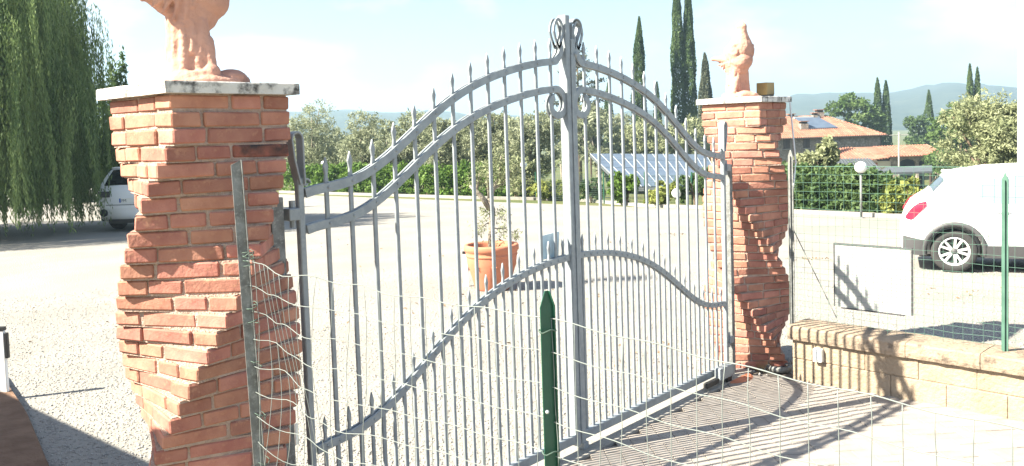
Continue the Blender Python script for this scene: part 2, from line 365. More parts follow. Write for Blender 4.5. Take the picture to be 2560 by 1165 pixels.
# ------------------------------------------------------------------ twisted brick pillars
S, NC, ZT = .52, 34, 2.219
PIT = ZT/NC
bd = .12; g = .010
LB = S-bd-g
fullL, halfL = .245, LB-.245-g
bh = PIT-.011
BM = {}
for key, l_ in (('full', fullL), ('half', halfL), ('wide', LB-.16-g), ('mid', .16)):
    BM[key] = [brick_mesh(l_, bd, bh, hash(key) % 1000+i, .0055, .003) for i in range(7)]
    for q in BM[key]: q.materials.append(M['brick'])
def pillar(cx, cy, sgn, label, seed, tw):
    t = thing('brick_pillar', label, 'pillar', (cx, cy, 0), 0, 'twisted brick gate pillars'); rr = random.Random(seed)
    # mortar core, one ring per course edge
    b = B(); hc = S/2-.0085
    for k in range(NC):
        a = sgn*R(tw(ZT-(k+.5)*PIT)); z1 = ZT-k*PIT; z0 = z1-PIT
        pts = []
        for z_ in (z0-.001, z1-.0005):
            for q in (45, 135, 225, 315):
                th_ = R(q)+a; pts.append((hc*math.sqrt(2)*math.cos(th_), hc*math.sqrt(2)*math.sin(th_), z_))
        b.hexa(pts)
    link('mortar', b.me(), 'mortar', t)
    for k in range(NC):
        a = sgn*R(tw(ZT-(k+.5)*PIT))+rr.uniform(-.008, .008); z = ZT-(k+.5)*PIT
        for side in range(4):
            th_ = a+side*math.pi/2
            ux, uy = math.cos(th_), math.sin(th_); nx, ny = math.sin(th_), -math.cos(th_)   # along, outward (side 0 = -y)
            flip = (k % 2 == 1)
            kk = ('full', 'half') if rr.random() < .7 else ('wide', 'mid')
            lens = {'full': fullL, 'half': halfL, 'wide': LB-.16-g, 'mid': .16}
            order = kk if (k//2) % 2 == 0 else kk[::-1]
            s0 = -S/2 if not flip else -S/2+bd+g
            for nm in order:
                l_ = lens[nm]; c = s0+l_/2; s0 += l_+g
                off = S/2-bd/2+rr.uniform(-.004, .004)
                me_ = BM[nm][rr.randrange(7)]
                if sgn < 0 and side == 0 and k == 3 and c > .08:
                    me_ = me_.copy(); me_.materials.clear(); me_.materials.append(M['burnt_brick'])
                link('brick', me_, None, t, (ux*c+nx*off, uy*c+ny*off, z), (rr.uniform(-.01, .01), rr.uniform(-.008, .008), th_+(math.pi if rr.random() < .5 else 0)+rr.uniform(-.008, .008)))
    return t
PA, PB = (-2.423, .079), (2.559, .077)
pillar(PA[0], PA[1], -1, 'near twisted red brick pillar left of the gate', 3, lambda z: max(0, (2.05-z)*91.9))
pillar(PB[0], PB[1], 1, 'far twisted red brick pillar right of the gate, beside the low wall', 4, lambda z: float(np.interp(-z, [-2.05, -1.98, -1.33, -.92, -.56, 0], [0, 10, 71, 116, 161, 225])))
def cap(cx, cy, label, seed):
    rr = random.Random(seed); h = .293
    bm = bmesh.new(); bmesh.ops.create_grid(bm, x_segments=10, y_segments=10, size=1)
    bm.free()
    b = B(); n = 13; ring = []
    for i in range(4):
        for k in range(n):
            t_ = -1+2*k/n; x, y = ((t_, -1), (1, t_), (-t_, 1), (-1, -t_))[i]
            ring.append((x*h+rr.uniform(-.0022, .0022), y*h+rr.uniform(-.0022, .0022)))
    m = len(ring)
    vs_ = [(x, y, ZT) for x, y in ring]+[(x, y, 2.265-.004+rr.uniform(-.0015, .0015)) for x, y in ring]+[(x*.985, y*.985, 2.265) for x, y in ring]
    fs = [(i, (i+1) % m, m+(i+1) % m, m+i) for i in range(m)]+[(m+i, m+(i+1) % m, 2*m+(i+1) % m, 2*m+i) for i in range(m)]+[tuple(range(2*m, 3*m)), tuple(range(m-1, -1, -1))]
    b.add(vs_, fs)
    o = link('pillar_cap', b.me(), 'cap', None, (cx, cy, 0)); return tag(o, label, 'cap stone', 'cap stones')
cap(PA[0], PA[1], 'lichen-stained square stone cap on the near pillar under the cropped statue', 1)
cap(PB[0], PB[1], 'square stone cap on the far pillar under the whole bird statue', 2)

# ------------------------------------------------------------------ clay bird statues
def statue_mesh():
    b = B(); rr = random.Random(11)
    def cap_(p0, p1, ra, rb, n=7):
        p0 = Vector(p0); p1 = Vector(p1)
        for i in range(n):
            t_ = i/(n-1); b.sphere(p0.lerp(p1, t_), ra+(rb-ra)*t_, 12, 8)
    b.sphere((0, 0, .010), (.165, .14, .035), 20, 12); b.sphere((.10, -.02, .026), (.065, .07, .032), 16, 10); b.sphere((-.085, .01, .03), (.07, .09, .045), 16, 10); b.sphere((-.05, -.075, .02), (.07, .05, .032), 16, 10); b.sphere((.14, .02, .015), (.035, .05, .026), 16, 10)
    # stump with upright folds
    cap_((-.045, 0, .0), (-.05, 0, .12), .094, .072, 9); cap_((-.05, 0, .12), (-.035, 0, .30), .072, .086, 11)
    for (x, y, z0, x1, y1, z1, r_) in ((-.095, -.055, 0, -.085, -.05, .22, .017), (-.06, -.075, 0, -.06, -.066, .27, .019), (-.01, -.07, .06, .02, -.052, .27, .024), (.025, -.03, .03, .02, -.03, .25, .018), (-.12, -.01, .0, -.105, -.015, .22, .016), (-.03, -.075, .12, -.02, -.062, .28, .013), (-.08, .06, 0, -.07, .05, .26, .03), (.0, .06, 0, .0, .05, .26, .03)):
        cap_((x, y, z0), (x1, y1, z1), r_, r_*.75, 14)
    # foot with toes gripping the rock
    b.sphere((.035, -.080, .045), (.034, .030, .032), 14, 9); cap_((.035, -.075, .06), (.02, -.045, .15), .022, .030, 9)
    for i, (dx, dz) in enumerate(((-.080, .030), (-.085, .014), (-.07, .000))): cap_((.02, -.095, .042-.012*i), (.02+dx, -.103, .008+dz), .012, .007, 10)
    # smooth upright body, breast, neck and head
    b.sphere((-.015, 0, .365), (.118, .100, .088), 24, 16); b.sphere((.025, 0, .405), (.088, .088, .100), 24, 16)
    cap_((.020, 0, .42), (.034, 0, .52), .094, .050, 14); cap_((.034, 0, .52), (.041, 0, .575), .048, .038, 9)
    b.sphere((.038, 0, .594), (.046, .038, .038), 16, 10); cap_((.010, 0, .600), (-.022, 0, .592), .014, .005, 8); cap_((.044, 0, .615), (.050, 0, .638), .014, .008, 5); cap_((.03, -.004, .578), (.026, -.006, .556), .009, .006, 5)
    # tail
    for k in range(-3, 4): cap_((-.06, k*.020, .335), (-.245, k*.032, .352), .036, .016, 14)
    for k in range(-2, 3): cap_((-.06, k*.020, .235), (-.21, k*.030, .335), .026, .012, 14)
    for k in range(5): cap_((-.035-.03*k, -.085+.004*k, .30), (-.055-.035*k, -.075, .205+.022*k), .013, .006, 12)
    b.sphere((.030, 0, .315), (.085, .085, .085), 20, 12); b.sphere((.0, 0, .27), (.075, .075, .08), 20, 12)
    # folded wings, three rows of long feathers
    for s_ in (-1, 1):
        b.sphere((-.005, s_*.070, .385), (.095, .032, .070), 20, 12)
        for i in range(6):
            t_ = i/5
            cap_((.055-.05*t_, s_*(.078-.004*t_), .435-.02*t_), (-.02-.13*t_, s_*(.078-.03*t_), .275+.055*t_), .018, .010, 14)
        for i in range(5): cap_((.06-.03*i, s_*.082, .405-.012*i), (.035-.045*i, s_*.076, .300), .014, .009, 12)
    o = link('tmp', b.me(fix=False)); r_ = o.modifiers.new('r', 'REMESH'); r_.mode = 'VOXEL'; r_.voxel_size = .0048
    sm = o.modifiers.new('s', 'SMOOTH'); sm.iterations = 4; sm.factor = .5
    tx = bpy.data.textures.new('clay', 'CLOUDS'); tx.noise_scale = .05; tx.noise_depth = 3
    dp = o.modifiers.new('d', 'DISPLACE'); dp.texture = tx; dp.strength = .009; dp.mid_level = .5; dp.texture_coords = 'LOCAL'
    dg = bpy.context.evaluated_depsgraph_get(); m = bpy.data.meshes.new_from_object(o.evaluated_get(dg)); bpy.data.objects.remove(o)
    m.polygons.foreach_set('use_smooth', [True]*len(m.polygons)); return m
sm_ = statue_mesh(); sm_.materials.clear(); sm_.materials.append(M['terracotta'])
oA = link('bird_statue', sm_, None, None, (PA[0]+.02, PA[1], 2.266), (0, 0, R(-30))); oA.scale = (1.1, 1.1, 1.16)
tag(oA, 'pink clay bird statue on the near pillar, its upper half cut off by the photo', 'statue', 'bird statues')
oB = link('bird_statue', sm_, None, None, (PB[0]-.03, PB[1]+.02, 2.266), (0, 0, R(-122)))
oB.scale = (1.08, 1.08, 1.0); tag(oB, 'whole pink clay bird statue on the far pillar', 'statue', 'bird statues')

# brass lamp box on the far cap
t = thing('flashing_lamp', 'small brass-coloured box lamp on the far pillar cap', 'lamp', (PB[0]+.20, PB[1]-.10, 2.267), R(-8))
link('base', B().box(-.05, .05, -.05, .05, 0, .022).me(), 'black', t); bevel(link('housing', B().box(-.058, .058, -.052, .052, .022, .125).me(), 'brass', t), .004)

# ------------------------------------------------------------------ wrought gate leaves
TOPP = ([.05, .09, .31, .45, .60, .747, .88, 1.03, 1.166, 1.30, 1.45, 1.606, 1.745, 1.877, 2.0], [2.462, 2.458, 2.436, 2.411, 2.378, 2.333, 2.284, 2.218, 2.145, 2.05, 1.95, 1.871, 1.826, 1.803, 1.785])
MIDP = ([.05, .21, .45, .72, .89, .99, 1.12, 1.27, 1.44, 1.54, 1.6, 1.72, 1.85, 2.0], [1.247, 1.239, 1.211, 1.142, 1.08, 1.03, .965, .866, .757, .703, .68, .645, .617, .604])
def spl(P):
    x = np.array(P[0]); z = np.array(P[1]); c = np.polyfit(x, z, 7); return lambda q: float(np.polyval(c, q))
ztop, zmid = spl(TOPP), spl(MIDP)
def zlow(a): return ztop(a)-.166
def bar_outline(wd, z0, z1):
    return [(-wd/2, z0), (wd/2, z0), (wd/2, z1-.115), (wd*.34, z1-.085), (wd*.62, z1-.048), (wd*.55, z1-.04), (0, z1), (-wd*.55, z1-.04), (-wd*.62, z1-.048), (-wd*.34, z1-.085), (-wd/2, z1-.115)]
def rivets(b, xs_, zf, y):
    for x in xs_: b.sphere((x, y, zf(abs(x))), (.009, .006, .009), 6, 4)
def leaf(s, label):
    t = thing('gate_leaf', label, 'gate', (s*2.0, 0, .0), 0, 'gate leaves'); X0 = s*2.0
    def lk(n_, b, m='steel', smooth=False): return link(n_, b.me(smooth, True), m, t)
    def px(a): return s*a-X0          # local x of distance a from the meeting line
    step = 2.0/14
    # bars
    for i in range(1, 14):
        a = .03+step*i*.985
        zt = ztop(a)+.142
        b = B().extrude([(px(a)+q[0], q[1]) for q in bar_outline(.023, .115, zt)], -.0065, .0065); bevel(link('bar', b.me(False, True), 'steel', t), .0025, 1)
    for i in range(0, 14):
        a = .03+step*(i+.5)*.985
        zt = zmid(a)+.135
        b = B().extrude([(px(a)+q[0], q[1]) for q in bar_outline(.019, .115, zt)], -.0065, .0065); bevel(link('short_bar', b.me(False, True), 'steel', t), .0025, 1)
    A = np.linspace(.055, 1.985, 44)
    def rail(nm, zf, h, ends=None, piv=True):
        for y0, y1 in ((-.0185, -.007), (.007, .0185)):
            path = [(px(a), zf(a)) for a in A]
            if ends: path = ends+path
            if s > 0: pass
            b = B().strap(path, h, y0, y1)
            if y0 < 0 and piv:
                for i in range(1, 14): a = .03+step*i*.985; b.sphere((px(a), y0-.001, zf(a)), (.0085, .006, .0085), 6, 4)
                if nm == 'middle_rail':
                    for i in range(0, 14): a = .03+step*(i+.5)*.985; b.sphere((px(a), y0-.001, zf(a)), (.0085, .006, .0085), 6, 4)
            bevel(lk(nm, b), .0025, 1)
    # scroll ends of the two upper rails at the meeting post
    def spiral(a0, z0, r0_, r1_, q0, q1, n_=26):
        return [(px(a0+(r0_+(r1_-r0_)*k/(n_-1))*math.cos(q0+(q1-q0)*k/(n_-1))), z0+(r0_+(r1_-r0_)*k/(n_-1))*math.sin(q0+(q1-q0)*k/(n_-1))) for k in range(n_)]
    zt0 = ztop(.17); zl0 = zlow(.17)
    # C scroll turning down
    c_end = spiral(.135, zl0-.085, .030, .085, -math.pi*1.35+math.pi*2, math.pi*.5, 22) if False else None
    def cs(q): return q
    sc1 = [(px(.135+.085*math.cos(q)*(1-.0*k)), zl0-.083+.085*math.sin(q)) for k, q in enumerate(np.linspace(math.pi*.5, math.pi*1.25, 12))]
    sc2 = [(px(.135+(.085-.045*k/13)*math.cos(q)), zl0-.083+(.085-.045*k/13)*math.sin(q)) for k, q in enumerate(np.linspace(math.pi*1.25, math.pi*2.35, 14))]
    path = (sc1+sc2[1:])[::-1]
    A = np.linspace(.15, 1.985, 42)
    rail('lower_rail', zlow, .042, path)
    # S scroll turning up
    up = []
    for k, q in enumerate(np.linspace(0, 1, 22)):
        up.append((px(.155-.075*math.sin(min(q*1.25, 1)*math.pi/2)-(.0 if q < .8 else 0)), zt0+.002+.11*max(0, q-.12)))
    A = np.linspace(.17, 1.985, 42)
    rail('top_rail', ztop, .042, up[::-1][:22])
    A = np.linspace(.055, 1.985, 44)
    rail('middle_rail', zmid, .040)
    # loop on top of the S scroll
    lp = []
    for q in np.linspace(-.15, 1.15, 26):
        an = math.pi*(1.5-2*q) if s < 0 else math.pi*(1.5-2*q)
        tw = .35+.65*min(1, max(0, (math.sin(an)+1)/1.1)); lp.append((px(.098+.046*math.cos(an)*tw), zt0+.175+.085*math.sin(an)))
    for y0, y1 in ((-.0185, -.009), (.012, .021)): bevel(lk('scroll', B().strap(lp, .018, y0, y1)), .002, 1)
    # bottom rail, posts
    bevel(lk('bottom_rail', B().box(min(px(.03), px(1.98)), max(px(.03), px(1.98)), -.022, .022, .062, .118)), .004, 1)
    p = (px(.005), px(.048)); topz = 2.742 if s < 0 else 2.60
    bevel(lk('meeting_post', B().box(min(p), max(p), -.031, .031, .045, topz)), .004, 1)
    if s < 0: bevel(lk('cover_strip', B().box(px(.005)-.004, px(.005)+.012, -.038, -.032, .10, 2.50)), .001, 1)
    p = (px(1.992), px(2.024))
    bevel(lk('hinge_post', B().box(min(p), max(p), -.016, .016, .045, 1.86)), .004, 1)
    # hairpin loop at the top of the hinge post
    hp = [(px(1.99), 1.83), (px(1.992), 1.93)]
    for q in np.linspace(0, math.pi, 14): hp.append((px(1.992+.028-.028*math.cos(q)), 2.03+.034*math.sin(q)))
    hp += [(px(2.040), 1.95), (px(2.012), 1.83)]
    bevel(lk('loop', B().strap(hp, .010, -.026, .026)), .002, 1)
    # small curl beside the loop
    cu = [(px(1.972-.022*math.cos(q)*(1-q/9)), 1.835+.022*math.sin(q)*(1-q/9)) for q in np.linspace(0, 6, 18)]
    lk('curl', B().strap(cu, .007, -.008, .008))
    # hinge lugs
    for z in (1.70, .30):
        h = lk('hinge', B().box(min(px(2.028), px(2.085)), max(px(2.028), px(2.085)), -.03, .03, z-.028, z+.028)); bevel(h, .005)
        lk('pin', B().tube([(px(2.05), 0, z-.06), (px(2.05), 0, z+.06)], .014, 10))
    return t
gl = leaf(-1, 'left leaf of the grey steel gate, hinged on the near pillar')
gr = leaf(1, 'right leaf of the grey steel gate, hinged on the far pillar')
# ribbon ornament on the right meeting post
def ribbon(path3, wd, th_=.006):
    """flat ribbon: path in 3D, width along y"""
    b = B(); m = len(path3); vs_ = []
    for i, p in enumerate(path3):
        a = Vector(path3[max(i-1, 0)]); c = Vector(path3[min(i+1, m-1)]); t_ = (c-a).normalized(); nn = t_.cross(Vector((0, 1, 0))).normalized()
        p = Vector(p)
        for (q, y) in ((-1, -1), (1, -1), (1, 1), (-1, 1)): vs_.append(p+nn*th_/2*q+Vector((0, y*wd/2, 0)))
    fs = [(i*4+k, i*4+(k+1) % 4, (i+1)*4+(k+1) % 4, (i+1)*4+k) for i in range(m-1) for k in range(4)]+[(3, 2, 1, 0), tuple(range((m-1)*4, m*4))]
    return b.add(vs_, fs)
rp = [(-1.97, 0, 2.50)]
for q in np.linspace(math.pi*1.12, -math.pi*.12, 18): rp.append((-1.925+.050*math.cos(q), 0, 2.680+.046*math.sin(q)))
rp += [(-1.955, 0, 2.52)]
link('ribbon', ribbon(rp, .055).me(False, True), 'steel', gr)
rp = [(-1.965, .02, 2.49)]+[(-1.915+.030*math.cos(q), .02, 2.585+.032*math.sin(q)) for q in np.linspace(math.pi*1.0, -math.pi*.25, 16)]+[(-1.94, .02, 2.50)]
link('ribbon', ribbon(rp, .04).me(False, True), 'steel', gr)
link('rivet', B().sphere((-1.955, -.032, 2.505), (.016, .012, .016), 10, 6).me(True), 'steel', gr)
link('stop_foot', B().box(-1.985, -1.935, -.035, .03, .0, .05).me(), 'steel', gr)
# motor arm at the foot of the right leaf
t = thing('gate_motor', 'grey motor arm box at the foot of the right gate leaf', 'gate motor', (1.80, -.06, 0))
bevel(link('housing', B().box(-.09, .14, -.05, .012, .055, .15).me(), 'steel', t), .008); bevel(link('arm', B().box(-.28, -.09, -.03, .005, .035, .075).me(), 'black', t), .004); link('foot', B().box(.05, .12, -.03, .0, .004, .06).me(), 'black', t)
# notice on the left leaf
p = [PLY(1352, 590, .03), PLY(1397, 578, .03), PLY(1395, 640, .03), PLY(1354, 650, .03)]
nb = B(); nb.hexa([(q[0], .026, q[2]) for q in (p[3], p[2], p[1], p[0])]+[(q[0], .029, q[2]) for q in (p[3], p[2], p[1], p[0])])
no = tag(link('notice', nb.me(False, True), 'notice'), 'pale blue printed sheet fixed behind the left gate leaf near the middle', 'notice')
# jambs between pillars and leaves
for (x0, x1, lab) in ((-2.165, -2.10, 'dark steel jamb on the near pillar behind the gate hinges'), (2.10, 2.15, 'steel jamb on the far pillar behind the gate hinges')):
    tag(bevel(link('gate_jamb', B().box(x0, x1, -.01, .06, .02, 1.78 if x0 < 0 else 1.72).me(), 'zinc'), .003), lab, 'jamb')

# ------------------------------------------------------------------ low wall on the right with fence and board
wa, wb = np.array([2.295, -.43]), np.array([2.06, -3.3])
wd_ = (wb-wa); WL = float(np.linalg.norm(wd_)); wd_ /= WL; wn = np.array([wd_[1], -wd_[0]])      # wn points to the driveway (-x)
if wn[0] > 0: wn = -wn
wr = math.atan2(wd_[1], wd_[0])
wt = thing('low_wall', 'low cream block wall with stained coping along the far side of the driveway', 'wall', (wa[0], wa[1], 0), wr)
# local: x along wall, -y side?  driveway side is local -? compute sign
loc_n = 1 if (math.cos(wr)*wn[1]-math.sin(wr)*wn[0]) > 0 else -1
def wbx(b, x0, x1, d0_, d1_, z0, z1):
    ys = sorted((d0_*loc_n, d1_*loc_n)); return b.box(x0, x1, ys[0], ys[1], z0, z1)
link('core', wbx(B(), .002, WL, -.26, -.008, -.05, .318).me(), 'wall', wt)
x = 0.; rr = random.Random(5); row = 0
for row in range(2):
    x = .0 if row == 0 else -.0
    first = True
    while x < WL-.02:
        l_ = (.39 if not (first and row) else .2); first = False
        l2 = min(l_, WL-x)
        o = link('block', wbx(B(), x+.002, x+l2-.003, -.03, .0+rr.uniform(-.004, .001), .004+row*.158 if row else -.04, .156+row*.158).me(), 'wall', wt); bevel(o, .006); x += l_
x = -.02
while x < WL:
    l_ = rr.choice((.42, .5, .46)); l2 = min(l_, WL-x)
    b = B(); n = 10; vs_ = []
    for i in range(n+1):
        xx = x+.002+(l2-.004)*i/n; j1 = rr.uniform(-.006, .004); j2 = rr.uniform(-.005, .004)
        for (d_, z_) in ((-.29, .317), (.035+j1, .317+rr.uniform(-.002, .0)), (.042+j1, .345), (.040+j1, .410+j2), (.029, .424+j2), (-.14, .430+rr.uniform(-.003, .003)), (-.29, .425)): vs_.append((xx, d_*loc_n, z_))
    m = 7; fs = [(i*m+k, (i+1)*m+k, (i+1)*m+(k+1) % m, i*m+(k+1) % m) for i in range(n) for k in range(m)]+[tuple(range(m)), tuple(range(n*m, n*m+m))]
    link('coping_stone', b.add(vs_, fs).me(False, True), 'coping', wt); x += l_
# switch box on the wall
q = PLX(2048, 868, 2.27); d_ = float(np.dot(np.array([q[0], q[1]])-wa, wd_))
sw = thing('switch_box', 'small white plastic key switch box on the low wall', 'switch box', (wa[0]+wd_[0]*d_, wa[1]+wd_[1]*d_, .17), wr)
bevel(link('housing', wbx(B(), -.035, .035, .002, .045, 0, .105).me(), 'plastic_white', sw), .005); link('cover', wbx(B(), -.028, .028, .045, .049, .02, .095).me(), 'plastic_white', sw)
# fence on the wall
ft = thing('mesh_fence', 'green wire mesh fence standing on the low wall', 'fence', (wa[0], wa[1], .42), wr)
def wl(u, v):     # pixel -> (distance along wall, height) in the fence plane
    p0 = wa-wn*.12; r = ray(u, v); den = r[0]*wn[0]+r[1]*wn[1]; t_ = ((p0[0]-CAM[0])*wn[0]+(p0[1]-CAM[1])*wn[1])/den; p = CAM+r*t_
    return float(np.dot(p[:2]-p0, wd_)), float(p[2])
FH = wl(1990, 416)[1]; 
fx0 = wl(1972, 600)[0]; fx1 = WL
b = B(); yy = -.12*loc_n
for i in range(int((fx1-fx0)/.066)+1):
    x = fx0+i*.066; b.tube([(x, yy+rng.normal(0, .002), -.02), (x+rng.normal(0, .003), yy, (FH-.42)*.5), (x+rng.normal(0, .003), yy, FH-.42)], .0012, 4)
zz = 0.0
while zz < FH-.42:
    b.tube([(fx0+(fx1-fx0)*k/14, yy+.003, zz+rng.normal(0, .004)) for k in range(15)], .0012, 4); zz += .068 if zz > .45 else .046
b.tube([(fx0+(fx1-fx0)*k/14, yy+.003, FH-.42) for k in range(15)], .0022, 5)
mo = link('wire_mesh', b.me(), 'wire_green', ft); kind(mo, 'stuff')
for (u, v0, v1, mm_) in ((1976, 375, 800, 'zinc'), (2513, 432, 842, 'green_light')):
    x, zt = wl(u, v0); zt -= .42
    b = B(); b.box(x-.021, x+.021, yy-.004, yy+.004, -.02, zt-.05); b.box(x-.004, x+.004, yy-.02, yy+.02, -.02, zt-.05)
    b.hexa([(x-.021, yy-.004, zt-.05), (x+.021, yy-.004, zt-.05), (x+.021, yy+.004, zt-.05), (x-.021, yy+.004, zt-.05), (x-.004, yy-.003, zt), (x+.004, yy-.003, zt), (x+.004, yy+.003, zt), (x-.004, yy+.003, zt)])
    link('post', b.me(), mm_, ft)
# brace wire
a_ = wl(1975, 560); c_ = wl(2090, 795)
link('brace_wire', B().tube([(a_[0], yy+.01, a_[1]-.42), (c_[0], yy+.01, c_[1]-.42)], .004, 5).me(), 'zinc', ft)
# cable hanging from the lamp to the post
pc = [Vector((PB[0]+.24, PB[1]-.30, 2.22)), Vector((PB[0]+.27, PB[1]-.33, 1.7)), Vector((2.50, -.36, 1.45)), Vector((2.47, -.36, 1.1))]
tag(link('lamp_cable', B().tube(pc, .007, 6).me(True), 'plastic_white'), 'grey cable hanging down the outer side of the far pillar', 'cable')
# white board tied to the fence
c4 = [wl(2081, 612), wl(2272, 621), wl(2266, 790), wl(2084, 775)]
x0, x1 = c4[0][0], c4[1][0]; z0, z1 = min(c4[2][1], .62), c4[0][1]
bt = thing('white_board', 'blank white board in a thin dark frame behind the fence on the wall', 'board', (wa[0], wa[1], 0), wr)
zb = max(.44, z0); y1 = -.16*loc_n
link('panel', B().box(x0, x1, y1-.004, y1+.004, zb, z1).me(), 'board', bt)
for (a0, a1, b0, b1) in ((x0-.008, x1+.008, z1, z1+.012), (x0-.008, x0, zb, z1), (x1, x1+.012, zb, z1), (x0+.05, x1-.05, zb-.012, zb)):
    link('frame', B().box(a0, a1, y1-.009, y1+.009, b0, b1).me(), 'clad', bt)

# ------------------------------------------------------------------ foreground fence
FX0, FX1 = -2.50, -2.33      # fence line runs from the near pillar towards the road
pa = PLY(600, 400, -.34)
fa = np.array([pa[0], pa[1]]); fdir = np.array([.10, -1.0]); fdir /= np.linalg.norm(fdir)
def fl(u, v):
    nn = np.array([-fdir[1], fdir[0]]); r = ray(u, v); t_ = ((fa[0]-CAM[0])*nn[0]+(fa[1]-CAM[1])*nn[1])/(r[0]*nn[0]+r[1]*nn[1]); p = CAM+r*t_
    return float(np.dot(p[:2]-fa, fdir)), float(p[2])
nf = thing('mesh_fence', 'bent wire mesh fence in the foreground in front of the gate', 'fence', (fa[0], fa[1], 0), math.atan2(fdir[1], fdir[0]))
# angle iron post, rusty zinc
xt, zt = fl(597, 400); xb, zb = fl(655, 1160)
def lean(z): return xt+(xb-xt)*(zt-z)/(zt-zb)
NFM = Matrix.Translation((fa[0], fa[1], 0)) @ Matrix.Rotation(math.atan2(fdir[1], fdir[0]), 4, 'Z'); NFI = NFM.inverted()
PRT, PNB = Vector((.954, -.30, 0)), Vector((.30, .954, 0))      # along the broad face, and into the post
def section(poly, p0, p1, tip=None):
    """angle section: poly [(along, back)], swept between two points"""
    n = len(poly); vs_ = [NFI @ (p0+PRT*a+PNB*c) for a, c in poly]+[NFI @ (p1+PRT*a+PNB*c+Vector((0, 0, (tip(a) if tip else 0)))) for a, c in poly]
    return B().add(vs_, [tuple(range(n-1, -1, -1)), tuple(range(n, 2*n))]+[(i, (i+1) % n, n+(i+1) % n, n+i) for i in range(n)])
def fpt(x, z, y=0.): return NFM @ Vector((x, y, z))
link('angle_post', section([(-.020, 0), (.0165, 0), (.0165, -.010), (.020, -.010), (.020, .004), (-.020, .004)], fpt(lean(-.05), -.05, -.012), fpt(lean(zt), zt, -.012), lambda a: -.018 if a < 0 else 0).me(False, True), 'zinc', nf)
gx, gzt = fl(1377, 724)
def gsec(z0, z1, k0, k1):
    q = [(-.0235, 0), (.0185, 0), (.0185, -.008), (.0225, -.008), (.0225, .003), (-.0235, .003)]
    n = len(q); p0, p1 = fpt(gx, z0, -.022), fpt(gx, z1, -.022)
    vs_ = [NFI @ (p0+PRT*a*k0+PNB*c) for a, c in q]+[NFI @ (p1+PRT*a*k1+PNB*c) for a, c in q]
    return vs_, [tuple(range(n-1, -1, -1)), tuple(range(n, 2*n))]+[(i, (i+1) % n, n+(i+1) % n, n+i) for i in range(n)]
b = B(); b.add(*gsec(-.05, gzt-.045, 1, 1)); b.add(*gsec(gzt-.045, gzt, 1, .25))
gp = link('green_post', b.me(False, True), 'green', nf)
for z in (gzt-.35, gzt-.62): link('bolt', B().sphere(NFI @ (fpt(gx, z, -.022)-PRT*.012-PNB*.002), .006, 8, 5).me(True), 'alu', gp)
for z in (gzt-.115, gzt-.47): link('tie', B().tube([NFI @ (fpt(gx, z+.004*math.sin(3*q), -.022)+PRT*.028*math.cos(q)+PNB*(.016*math.sin(q)+.002)) for q in np.linspace(0, 12.2, 30)], .0022, 5).me(True), 'tie', nf)
rr = random.Random(21)
ztopw = lambda x: np.interp(x, [fl(618, 650)[0], fl(720, 680)[0], fl(960, 735)[0], fl(1360, 790)[0], fl(1925, 938)[0], fl(2560, 1073)[0], 4], [fl(618, 650)[1], fl(720, 680)[1], fl(960, 735)[1], fl(1360, 790)[1], fl(1925, 938)[1], fl(2560, 1073)[1], fl(2560, 1073)[1]])
def warp(x, z):       # the mesh is bent near the angle post
    k = max(0., 1-x/.75)*min(1, x/.10); h = max(0, 1.45-z)
    return (x+.022*k*math.sin(z*7+x*6)+.10*k*h*math.sin(x*9)*.3, .05*k*math.sin(z*5.1+x*11)+.012*math.sin(x*5+z*3), z-.10*k*h*(x/.4 if x < .4 else 1)+.012*k*math.sin(x*30+z*14))
XEND = 3.6
zs = [0, .10, .20, .30, .40, .50, .60, .70, .80, .90, 1.0, 1.1]
for i, dz in enumerate(zs):
    pts = []
    for x in np.arange(.012, XEND, .035):
        z = ztopw(x)-dz+.004*math.sin(x*23+i); pts.append(warp(x, z))
    link('horizontal_wire', B().tube(pts, .0016 if i else .0019, 5).me(True), 'wire', nf)
x = .05; k = 0
while x < XEND:
    pts = []; bend = rr.uniform(-.006, .006); ph = rr.uniform(0, 6)
    for i in range(24):
        z = ztopw(x)-1.16*i/23; xx = x+bend*math.sin(i*.45+ph)+.5*bend*math.sin(i*1.3+ph)
        pts.append(warp(xx, z))
    link('vertical_wire', B().tube(pts, .0013, 5).me(True), 'wire', nf); x += .0715*(.55 if x < .3 else 1); k += 1
# tie wires twisted round the angle post
for j, (z, n_) in enumerate(((1.60, 3), (1.57, 2), (1.40, 2), (1.34, 1), (1.18, 1), (.98, 1), (.80, 1))):
    xx = lean(z); link('tie', B().tube([(xx+.028*math.cos(q)+rr.uniform(-.002, .002), .022*math.sin(q)+.006, z+.012*math.sin(q*.7+j)+rr.uniform(-.004, .004)) for q in np.linspace(0, 6.28*n_, 14*n_)], .0018, 4).me(True), 'tie', nf)
tag(link('white_clip', B().box(-.008, .008, -.002, .003, -.045, .045).me(), 'plastic_white', None, tuple(AT(742, 1085, 3.7))), 'torn white plastic strip hanging in the foreground mesh', 'plastic strip')
# low kerb wall carrying the foreground fence
kw = link('kerb_wall', B().box(-.1, 4.2, -.12, .12, -.05, .30).me(), 'coping', None, (fa[0], fa[1], 0), (0, 0, math.atan2(fdir[1], fdir[0]))); bevel(kw, .01)
tag(kw, 'low kerb wall under the foreground mesh fence', 'wall')

